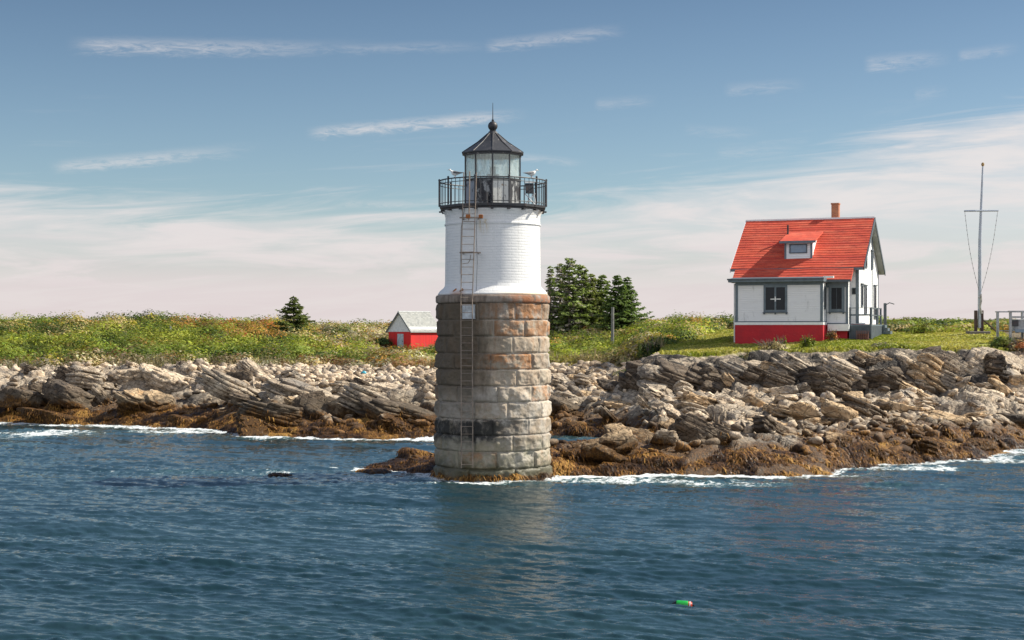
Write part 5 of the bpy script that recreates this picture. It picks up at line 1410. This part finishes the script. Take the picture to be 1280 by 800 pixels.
# ================================================================== RIGHT EDGE LANDING
Yp = 91.0; px0 = wx(1263, Yp); pz = float(Hz(px0 + .5, Yp)[0])
zp = lambda py: wz(py, Yp) - pz
PL = empty('boat_landing', (px0, Yp, pz), 0, 'weathered grey wooden landing with rails cut by the right edge of the picture', 'landing')
M_GW = simple('weathered_grey_wood', (.36, .37, .38), .8, .25, 5, stain=(.15, .15, .15), stain_amt=.5)
M_BW = simple('blue_grey_wood', (.20, .26, .33), .75, .25, 5)
for x in (0, 1.5, 3.2):
    for y in (0, 2.4): MB().box(x - .07, x + .07, y - .07, y + .07, -.3, zp(390)).build('post', M_GW, PL, bevel=.01)
MB().box(-.12, 3.4, -.11, .11, zp(390), zp(388.4)).build('top_rail', M_GW, PL); MB().box(-.12, 3.4, 2.3, 2.5, zp(390), zp(388.4)).build('top_rail', M_GW, PL)
MB().box(.08, 3.3, -.04, .04, zp(397.5), zp(395.2)).build('rail', M_GW, PL)
MB().box(.25, 3.3, -.10, -.02, zp(415.5), zp(411.5)).build('side_board', M_BW, PL)
MB().box(.08, 3.3, .05, 2.3, zp(414), zp(412.8)).build('deck', M_GW, PL)
MB().box(.30, 1.05, .3, .9, zp(412.7), zp(399)).build('locker', M_GW, PL, bevel=.02)
MB().box(.08, .50, .0, .2, zp(408), zp(400)).build('dark_box', M_IRON, PL, bevel=.02)

# ================================================================== POSTS, FLOAT, BUOY
M_OLDP = simple('silver_grey_post', (.20, .20, .19), .85, .3, 5)
def post(px, ptop, pbot, Y, w, label):
    x = wx(px, Y); zb = min(wz(pbot, Y), float(Hz(x, Y)[0])) - .2
    o = MB().tube([(0, 0, 0), (.02, 0, wz(ptop, Y) - zb)], [w, w * .85], 9).build('wooden_post', M_OLDP, None, True, loc=(x, Y, zb))
    tag(o, label, 'post')
post(765.5, 384, 420, 116, .13, 'bare grey wooden post in the scrub in front of the spruces')
post(212.5, 407, 420, 140, .13, 'short grey stub post in the bushes on the left hill')
x, Y = wx(453, 104.6), 104.6; z = float(Hz(x, Y)[0])
fl = MB().lathe([(.01, 0), (.13, .03), (.17, .12), (.17, .30), (.13, .40), (.05, .43), (.01, .44)], 14).build('washed_up_float', simple('turquoise_plastic', (.03, .35, .48), .4, .1), None, True, loc=(x, Y, z + .08))
fl.rotation_euler = (rad(80), 0, rad(30)); tag(fl, 'small turquoise float washed up on the cobble beach', 'float')
Yb = CH * F / (752.5 - HZ); xb = wx(852, Yb)
BU = empty('lobster_buoy', (xb, Yb, .05 + float(wave(np.array([xb]), np.array([Yb]))[0])), 0, 'green lobster buoy with red end and black nose floating in the open water', 'buoy')
bt_ = Matrix.Rotation(rad(93), 4, 'Y')
def lay(o):
    o.rotation_euler = (0, rad(92), rad(-9)); return o
M_BG = simple('buoy_green', (.012, .36, .05), .35, .25, 12, bump=.2); M_BR = simple('buoy_red', (.55, .05, .02), .35, .2, 12); M_BK = simple('buoy_black', (.012, .012, .014), .45, .3, 12)
lay(MB().lathe([(.055, -.085), (.066, -.08), (.07, -.05), (.07, .09), (.062, .108), (.05, .11)], 24).build('body', M_BG, BU, True))
lay(MB().lathe([(.05, .108), (.062, .109), (.060, .15), (.050, .166), (.02, .170), (.012, .168)], 24).build('end', M_BR, BU, True))
lay(MB().lathe([(.012, -.155), (.024, -.15), (.055, -.10), (.062, -.083)], 24).build('nose', M_BK, BU, True))
lay(MB().lathe([(.016, .165), (.016, .205), (.010, .21)], 12).build('spindle', M_BK, BU, True))
lay(MB().lathe([(.0615, .125), (.0625, .127), (.0625, .139), (.061, .141)], 24, cap=False).build('white_band', M_WTRIM, BU, True))

BU.scale = (1.3, 1.3, 1.3)
# ================================================================== VEGETATION
def leaf_mat(name, tr=.35):
    m, g = material(name)
    c = g.attr('leaf', 'Color')
    g.put(g.b.inputs['Base Color'], c); g.b.inputs['Roughness'].default_value = .6
    g.b.inputs['Specular IOR Level'].default_value = .25
    t_ = g.new('ShaderNodeBsdfTranslucent'); g.put(t_.inputs[0], g.mix(1.0, c, (1.0, 1.05, .55), 'MULTIPLY'))
    x = g.new('ShaderNodeMixShader'); x.inputs[0].default_value = tr
    g.l.new(g.b.outputs[0], x.inputs[1]); g.l.new(t_.outputs[0], x.inputs[2]); g.l.new(x.outputs[0], g.out.inputs[0])
    return m
M_LEAF = leaf_mat('leaves', .38); M_NEED = leaf_mat('needles', .35); M_DRY = leaf_mat('dry_stalks', .3)
M_BARK = simple('grey_bark', (.16, .135, .115), .9, .35, 6, bump=.5, bscale=14, bdist=.03)

def quads(C, A, B):
    """quads centred at C with half axes A, B"""
    V = np.stack([C - A - B, C + A - B, C + A + B, C - A + B], 1).reshape(-1, 3)
    n = len(C); return V, (np.arange(n)[:, None] * 4 + np.arange(4)[None, :])
def rnd_dirs(r, n):
    d = r.normal(size=(n, 3)); return d / np.linalg.norm(d, axis=1)[:, None]
def leaf_quads(r, C, N, size):
    """leaf faces at C facing roughly N"""
    n = len(C); N = N + .36 * rnd_dirs(r, n); N /= np.linalg.norm(N, axis=1)[:, None]
    T = np.cross(N, rnd_dirs(r, n)); T /= np.maximum(np.linalg.norm(T, axis=1), 1e-4)[:, None]
    B = np.cross(N, T); s = size if hasattr(size, '__len__') else np.full(n, size)
    return quads(C, T * (s * .62)[:, None], B * (s * .42)[:, None])

PAL = {
 'yg': (.185, .20, .030), 'lg': (.115, .145, .026), 'dg': (.030, .050, .013), 'mid': (.060, .086, .020), 'gold': (.27, .23, .04), 'red': (.28, .085, .03),
 'orange': (.28, .155, .04), 'tan': (.25, .20, .09), 'beige': (.33, .27, .17), 'brown': (.17, .10, .045), 'grey': (.20, .18, .12), 'rust': (.27, .10, .035),
}
PK = list(PAL); PC = np.array([PAL[k] for k in PK])
def pal_idx(**w):
    p = np.array([w.get(k, 0.0) for k in PK]); return p / p.sum()

def cloud_of_bushes(seed, cx, cy, cz, R, Hh, kind, nleaf, size):
    """leaf faces of many low shrubs: arrays of centres/radii/heights/palette index"""
    r = np.random.default_rng(seed)
    rep = np.repeat(np.arange(len(cx)), nleaf); n = len(rep)
    d = rnd_dirs(r, n); d[:, 2] = np.abs(d[:, 2]) * 1.0 - .12
    lump = 1 + .16 * np.sin(d[:, 0] * 5 + rep * 1.7) * np.cos(d[:, 1] * 4.3 + rep * 2.3)
    q = (.62 + .32 * r.random(n) ** .5) * lump
    C = np.stack([cx[rep] + d[:, 0] * R[rep] * q, cy[rep] + d[:, 1] * R[rep] * q, cz[rep] + np.maximum(d[:, 2], -.1) * Hh[rep] * q + r.normal(0, .03, n)], 1)
    col = PC[kind[rep]] * (1.55 * np.clip(1 + .34 * r.normal(size=len(cx)), .45, 1.9)[rep][:, None] * (1 + .20 * r.normal(size=(n, 1)))) * np.clip(1 + .06 * r.normal(size=(n, 3)), .6, 1.5)
    swap = r.random(n) < .03
    N = d.copy(); N[:, 2] += .35
    V, Fq = leaf_quads(r, C, N, size * r.uniform(.65, 1.4, n))
    return V, Fq, np.repeat(np.clip(col, .004, .8), 4, axis=0)

# ---- scrub covering the island
r = np.random.default_rng(77)
def sample(n, y0, y1, seed):
    r = np.random.default_rng(seed)
    Y = y0 + (y1 - y0) * r.random(n); px = r.uniform(-60, 1345, n); return wx(px, Y), Y, px
bx, by, bp = [], [], []
for (n, y0, y1) in ((3600, 100, 124), (4600, 120, 160), (2200, 158, 200)):
    a, b, c = sample(n, y0, y1, n); bx.append(a); by.append(b); bp.append(c)
bx = np.concatenate(bx); by = np.concatenate(by); bp = np.concatenate(bp)
veg, lawn = masks(bx, by)
dv = by - veg_start(bp)
shd = np.hypot(bx - (sx_ + .1), by - (sy_ + .8))
house = np.hypot(bx - 20, by - 99)
keep = (veg > .6) & (lawn < .3) & (dv > .8) & (shd > 2.7) & (house > 7.5) & ~((bp > 470) & (bp < 560) & (by > 128) & (by < 139.5))
bx, by, bp, dv = bx[keep], by[keep], bp[keep], dv[keep]
bz = Hz(bx, by); nb_ = len(bx)
zn = fbm(bx * .10, by * .10, o=3, seed=51); zn2 = fbm(bx * .16 + 9, by * .16, o=3, seed=52)
kind = np.zeros(nb_, int)
for i in range(nb_):
    p_ = bp[i]
    if dv[i] < 4 and p_ < 830: w = dict(tan=.22, beige=.22, gold=.08, yg=.2, grey=.2, lg=.14, brown=.2 if 380 < p_ < 560 else .04)
    elif 225 < p_ < 350 and by[i] > 138: w = dict(orange=.26, red=.07, yg=.26, lg=.24, mid=.1, gold=.1, brown=.05)
    elif p_ > 560 and p_ < 830: w = dict(yg=.28, gold=.16, tan=.2, lg=.18, mid=.08, beige=.12, orange=.08 + (.25 if by[i] > 135 else 0))
    elif p_ >= 830: w = dict(yg=.30, lg=.34, mid=.2, orange=.08, gold=.08, tan=.08)
    elif p_ > 380: w = dict(yg=.26, lg=.20, mid=.08, tan=.16, beige=.10, gold=.10, orange=.08, dg=.05)
    else: w = dict(yg=.30, lg=.32, mid=.18, dg=.06, tan=.05, gold=.05, orange=.02)
    pr = pal_idx(**w)
    # neighbouring shrubs share a kind: pick through smooth noise
    t = np.clip(.5 + 1.15 * (zn[i] if i % 3 else zn2[i]) + r.normal(0, .16), 0, .9999)
    kind[i] = int(np.searchsorted(np.cumsum(pr), t))
kind = np.clip(kind, 0, len(PK) - 1)
Rr = (.55 + 1.35 * r.random(nb_) ** 2) * np.where(dv < 4, .8, 1.0); Hh = Rr * r.uniform(.55, 1.2, nb_)
big = (r.random(nb_) < .09) & (dv > 6) & ((bp < 380) | (bp > 700)); Rr[big] = r.uniform(1.5, 2.3, big.sum()); Hh[big] = r.uniform(1.0, 1.6, big.sum()); Hh[bp > 1090] *= .55
lowz = (bp > 380) & (bp < 840); Hh[lowz] *= .72
near_lawn = (bp > 820) & (dv < 50); Hh[near_lawn] *= .8
nl = (np.where(by < 124, 85, np.where(by < 160, 58, 36)) * np.clip(Rr ** 1.6, .5, 2.6)).astype(int)
V1, F1, C1 = cloud_of_bushes(3, bx, by, bz + .05, Rr, Hh, kind, (nl * 1.3).astype(int), .118)
scrub = npmesh('scrub', V1, F1, M_LEAF, False, attrs={'leaf': C1})
tag(scrub, 'low bayberry and goldenrod scrub covering the island, green and yellow with reddish patches', 'scrub', kind='stuff')

# ---- dry stalks: front fringe and beige seed heads between the shrubs
n = 110000
Y = 100 + 50 * r.random(n) ** 1.7; px = r.uniform(-60, 860, n); X = wx(px, Y)
dv_ = Y - veg_start(px); vg, lw = masks(X, Y)
ok = (vg > .5) & (lw < .3) & (dv_ > 0) & ((dv_ < 5) | (r.random(n) < .45)) & ~((px > 470) & (px < 560) & (Y > 131))
X, Y, px, dv_ = X[ok], Y[ok], px[ok], dv_[ok]; n = len(X); Z = Hz(X, Y)
patchy = fbm(X * .4, Y * .4, o=3, seed=61)
h = r.uniform(.18, .75, n) * np.clip(.75 + 1.3 * patchy, .25, 1.5)
k = np.where(r.random(n) < .5 + .6 * patchy, PK.index('beige'), np.where(r.random(n) < .5, PK.index('tan'), PK.index('yg')))
bz_ = (px > 375) & (px < 560) & (dv_ < 4.5); k = np.where(bz_ & (r.random(n) < .7), np.where(r.random(n) < .6, PK.index('brown'), PK.index('rust')), k)
gz_2 = (px < 330) & (dv_ < 4.5); k = np.where(gz_2 & (r.random(n) < .5), PK.index('grey'), k)
a = r.uniform(0, 3.14, n); w_ = r.uniform(.006, .015, n)
lean = r.normal(0, .18, (n, 2))
Cc = np.stack([X + lean[:, 0] * h * .5, Y + lean[:, 1] * h * .5, Z + h * .5], 1)
A_ = np.stack([np.cos(a) * w_, np.sin(a) * w_, 0 * a], 1); B_ = np.stack([lean[:, 0] * h * .5, lean[:, 1] * h * .5, h * .5], 1)
V2, F2 = quads(Cc, A_, B_)
C2 = np.repeat(np.clip(PC[k] * (1 + .25 * r.normal(size=(n, 1))), .01, .8), 4, axis=0)
dry = npmesh('dry_stalks', V2, F2, M_DRY, False, attrs={'leaf': C2})
tag(dry, 'dry beige and brown stalks fringing the scrub above the stony beach', 'dry grass', kind='stuff')

# ---- lawn tufts
n = 90000
Y = r.uniform(86, 122, n); px = r.uniform(790, 1300, n); X = wx(px, Y); vg, lw = masks(X, Y)
ok = (vg > .45) & (lw > .35) & (r.random(n) < .35 + .9 * vn(X * .5, Y * .5, seed=9)); X, Y, px = X[ok], Y[ok], px[ok]; n = len(X); Z = Hz(X, Y)
edge_ = np.clip(1 - (Y - veg_start(px)) / 1.6, 0, 1)
h = r.uniform(.025, .065, n) * (1 + 5.0 * edge_ * r.random(n)); a = r.uniform(0, 3.14, n); w_ = r.uniform(.03, .07, n)
V3, F3 = quads(np.stack([X, Y, Z + h * .45], 1), np.stack([np.cos(a) * w_, np.sin(a) * w_, 0 * a], 1), np.stack([r.normal(0, .25, n) * h, r.normal(0, .25, n) * h, h * .55], 1))
tone = np.clip(.5 + 1.2 * fbm(X * .35, Y * .35, o=3, seed=71) + r.normal(0, .2, n), 0, 1)[:, None]
C3 = np.array([.22, .26, .035]) * (1 - tone) + np.array([.48, .42, .13]) * tone
C3 = np.repeat(C3 * (1 + .2 * r.normal(size=(n, 1))), 4, axis=0)
gt_ = npmesh('lawn_grass', V3, F3, M_LEAF, False, attrs={'leaf': np.clip(C3, .01, .7)})
tag(gt_, 'short yellow-green grass of the lawn around the cottage', 'grass', kind='stuff')

# ---- single shrubs one can point to
def shrub(name, label, px, Y, R, Hh_, kinds, n=900, size=.09, cat='shrub', seed=0, stems=10, twig=False, group=None, spike=False):
    r = np.random.default_rng(seed + 400); x = wx(px, Y); z = float(Hz(x, Y)[0])
    root = empty(name, (x, Y, z), 0, label, cat, group)
    ncl = 9 if not spike else 16
    d = rnd_dirs(r, ncl); d[:, 2] = np.abs(d[:, 2])
    if spike:
        cx, cy = d[:, 0] * R * .8, d[:, 1] * R * .6; cz = np.zeros(ncl); RR_ = np.full(ncl, R * .16); HH_ = Hh_ * r.uniform(.6, 1.05, ncl)
    else:
        cx, cy, cz = d[:, 0] * R * .55, d[:, 1] * R * .55, d[:, 2] * Hh_ * .42; RR_ = R * r.uniform(.35, .6, ncl); HH_ = Hh_ * r.uniform(.35, .6, ncl)
    kk = np.array([PK.index(kinds[i % len(kinds)]) for i in range(ncl)])
    V, Fq, C = cloud_of_bushes(seed + 1, cx, cy, cz + .05, RR_, HH_, kk, np.full(ncl, n // ncl), size)
    npmesh('foliage', V, Fq, M_DRY if twig else M_LEAF, False, root, {'leaf': C})
    b = MB()
    for i in range(stems):
        t = r.uniform(0, 6.28); q = r.uniform(.3, .9)
        b.tube([(0, 0, -.1), (R * q * .5 * math.cos(t), R * q * .5 * math.sin(t), Hh_ * .45), (R * q * math.cos(t), R * q * math.sin(t), Hh_ * r.uniform(.7, 1.05))], [.03, .02, .006], 5)
    b.build('stem', M_BARK, root)
    return root
shrub('shrub', 'rounded olive shrub on the skyline right of the lone spruce', 421, 152, 2.3, 1.5, ['grey', 'mid', 'yg', 'dg'], 1800, .10, seed=1)
shrub('shrub', 'low green shrub left of the skyline olive shrub, under the lone spruce', 392, 147, 1.5, .75, ['lg', 'yg', 'orange'], 900, .10, seed=2)
shrub('juniper', 'dark green upright juniper where the lawn meets the scrub, left of the cottage', 812, 98, .85, 1.25, ['dg', 'dg', 'mid'], 1500, .07, seed=3, spike=True)
shrub('shrub', 'tan leafless twiggy brush hanging over the rocks in front of the red wall', 962, 91.0, 1.25, .75, ['tan', 'grey', 'brown', 'beige'], 1500, .055, seed=4, twig=True, stems=40)
shrub('shrub', 'fresh green plant against the red wall, right of the twiggy brush', 1009, 91.8, .55, .85, ['yg', 'lg', 'lg'], 700, .065, seed=5, spike=True)
shrub('shrub', 'green plant in front of the red wall, left of the twiggy brush', 975, 92.3, .45, .8, ['lg', 'yg'], 500, .065, seed=6, spike=True)
shrub('shrub', 'grey-green trailing bush on the cliff rim left of the twiggy brush', 935, 90.4, 1.0, .5, ['grey', 'mid', 'dg', 'tan'], 800, .07, seed=7)
shrub('shrub', 'reddish-brown dry bush in the corner beside the closed porch', 1040, 94.0, .5, .75, ['brown', 'rust', 'tan'], 700, .05, seed=8, twig=True, stems=24)
shrub('shrub', 'yellow-green rounded bush just right of the cottage', 1113, 106, 1.15, .75, ['yg', 'gold', 'lg'], 1300, .09, seed=9)
shrub('shrub', 'bright green bush standing alone on the lawn between cottage and mast', 1153, 100, .85, .75, ['yg', 'yg', 'lg'], 900, .08, seed=10)
shrub('shrub', 'dark green low bush at the foot of the wooden landing', 1253, 89.6, .9, .8, ['mid', 'lg', 'yg'], 1300, .075, seed=11)
shrub('shrub', 'brown dry bush under the right end of the wooden landing', 1276, 89.0, .9, .95, ['brown', 'tan', 'rust', 'grey'], 1300, .07, seed=12, twig=True, stems=25)
shrub('shrub', 'low yellow-green plants on the cliff rim left of the white rocks', 1112, 88.2, 1.3, .45, ['yg', 'lg', 'grey'], 900, .07, seed=13)
shrub('shrub', 'leafless grey bush at the right foot of the spruces', 806, 137, 2.0, 1.1, ['grey', 'beige', 'tan'], 900, .07, seed=14, twig=True, stems=40)
shrub('shrub', 'light green bush half hidden behind the right side of the lighthouse', 694, 128, 1.3, 1.5, ['lg', 'yg', 'mid'], 1100, .10, seed=15)
shrub('shrub', 'dark green bush right of the red shed, by the lighthouse edge', 540, 133, 1.0, 1.0, ['mid', 'dg', 'tan'], 900, .09, seed=16)
shrub('shrub', 'dark bush beside the left corner of the red shed', 474, 139, 1.6, 1.2, ['dg', 'mid', 'brown'], 1100, .10, seed=17)
shrub('shrub', 'shrub with green leaves hanging over the left end of the cliff', 792, 93, 1.4, .75, ['mid', 'lg', 'grey'], 1100, .075, seed=18)
# far hedge along the right skyline
rr = np.random.default_rng(4)
for i in range(15):
    px = 1106 + i * 12.3 + rr.uniform(-3, 3)
    shrub('shrub', 'green bush in the row along the skyline behind the mast', px, rr.uniform(111, 119), rr.uniform(.7, 1.2), rr.uniform(.4, .7), ['lg', 'yg', 'mid'] if i % 4 else ['yg', 'orange', 'gold'], 420, .11, seed=30 + i, stems=5, group='bushes along the right skyline')
for i, (px, Y) in enumerate(((800, 120), (818, 124), (838, 122), (856, 124), (872, 121), (888, 123))):
    shrub('shrub', 'green bush in the low hedge left of the cottage on the skyline', px, Y, 1.1, .62, ['lg', 'mid', 'yg', 'tan'], 520, .10, seed=50 + i, stems=5, group='hedge left of the cottage')

# ---- spruces
def spruce(label, px, Y, top_py, width_px, base_py, seed, dens=1.0, dead=0.0, shape=1.0, cols=((.055, .09, .034), (.20, .26, .08)), group=None, low=.06, bare=0.0):
    r = np.random.default_rng(seed + 700); x = wx(px, Y); zb = min(wz(base_py, Y), float(Hz(x, Y)[0])) - .1
    Ht = wz(top_py, Y) - zb; Wd = width_px / F * Y / 2 * 1.15
    root = empty('spruce_tree', (x, Y, zb), 0, label, 'tree', group)
    tr_ = MB().tube([(0, 0, -.2), (r.normal(0, .04), 0, Ht * .4), (r.normal(0, .05), 0, Ht * .75), (0, 0, Ht * .985)], [.035 * Ht ** .8, .026 * Ht ** .8, .014 * Ht ** .8, .006], 8)
    tips = []; Cs = []; As = []; Bs = []; Co = []
    nlev = int(Ht / .17)
    tw = MB()
    for i in range(nlev):
        t = low + (1 - low) * (i + r.random()) / nlev
        z = Ht * t
        env = Wd * ((1 - t) ** shape) * (1.0 if t > low + .08 else .8) + .05
        for j in range(int((5 + 5 * (1 - t)) * dens) + 1):
            a = r.uniform(0, 6.283); L = env * r.uniform(.42, 1.15) * (1.28 if r.random() < .15 else 1)
            up = .30 * t + r.normal(-.10, .12)
            isdead = r.random() < dead
            npt = max(5, int(L / .055))
            s = (np.arange(npt) + r.random(npt)) / npt
            s = .12 + .88 * s
            droop = -.22 * L * s * (1 - t) + up * L * s + .14 * L * s ** 2.2
            cx, cy, cz = np.cos(a) * L * s, np.sin(a) * L * s, z + droop
            if r.random() < .8: tw.tube([(0, 0, z), (math.cos(a) * L * .55, math.sin(a) * L * .55, z + droop[npt // 2]), (math.cos(a) * L * .98, math.sin(a) * L * .98, z + droop[-1])], [.018, .012, .004], 4, False)
            if isdead and r.random() < .75:
                npt = max(2, npt // 4); s = s[:npt]; cx, cy, cz = cx[:npt], cy[:npt], cz[:npt]
            side = r.choice([-1, 1], len(cx)); sa = a + side * r.uniform(.5, 1.2, len(cx))
            hl = r.uniform(.08, .19, len(cx)) * (.6 + .6 * (1 - s)) * (1 + .12 * Wd)
            off = hl * .8
            C = np.stack([cx + np.cos(sa) * off, cy + np.sin(sa) * off, cz - .02 + r.normal(0, .025, len(cx))], 1)
            A = np.stack([np.cos(sa) * hl, np.sin(sa) * hl, -.25 * hl + r.normal(0, .03, len(cx))], 1)
            bw = r.uniform(.035, .075, len(cx)); tl = r.normal(0, .8, len(cx))
            B = np.stack([-np.sin(sa) * bw * np.cos(tl), np.cos(sa) * bw * np.cos(tl), bw * np.sin(tl)], 1)
            Cs.append(C); As.append(A); Bs.append(B)
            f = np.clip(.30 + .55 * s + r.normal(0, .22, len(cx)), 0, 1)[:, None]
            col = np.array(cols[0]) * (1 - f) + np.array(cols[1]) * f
            if isdead: col = np.array([.38, .345, .30]) * np.ones((len(cx), 1)) * r.uniform(.7, 1.25, (len(cx), 1))
            Co.append(col * r.uniform(.85, 1.5))
    tr_.build('trunk', M_BARK, root, True)
    tw.build('limbs', M_BARK, root)
    V, Fq = quads(np.vstack(Cs), np.vstack(As), np.vstack(Bs))
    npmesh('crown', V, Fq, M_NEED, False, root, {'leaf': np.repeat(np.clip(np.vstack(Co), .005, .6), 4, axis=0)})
    return root
spruce('lone broad spruce on the skyline of the left hill', 367, 147, 371, 60, 416, 1, .95, 0, .95, ((.028, .052, .016), (.16, .19, .05)), low=.04)
gp = 'spruces behind the lighthouse'
spruce('thin half-bare spruce nearest the lighthouse, leftmost of the clump', 688, 141, 333, 26, 412, 2, .75, .5, .7, group=gp)
spruce('grey half-dead spruce second from the lighthouse', 700, 143, 329, 40, 412, 3, .8, .62, .5, ((.06, .08, .04), (.17, .20, .08)), group=gp)
spruce('tallest spruce of the clump, dense tuft at the top and grey dead branches below', 712, 140, 323, 50, 412, 4, .9, .36, .52, ((.065, .10, .038), (.24, .30, .09)), group=gp)
spruce('pale green spruce with a broad shoulder right of the tallest one', 727, 141, 331, 46, 412, 5, .85, .28, .52, ((.065, .10, .036), (.25, .31, .09)), group=gp)
spruce('yellowish spruce in the middle of the clump', 738, 142, 343, 44, 412, 6, 1.0, .12, .6, ((.07, .095, .034), (.25, .28, .09)), group=gp)
spruce('small pointed spruce in the gap left of the dark wide one', 753, 143, 344, 42, 412, 7, 1.1, .05, .62, group=gp)
spruce('wide dark dense spruce with a blunt top, in front of the bare post', 772, 138, 344, 52, 414, 8, 1.15, 0, .75, ((.040, .072, .026), (.17, .24, .07)), group=gp)
spruce('dark spruce with a spreading skirt, rightmost of the clump', 784, 139, 347, 58, 414, 9, 1.05, 0, .95, ((.040, .072, .026), (.17, .24, .07)), group=gp)
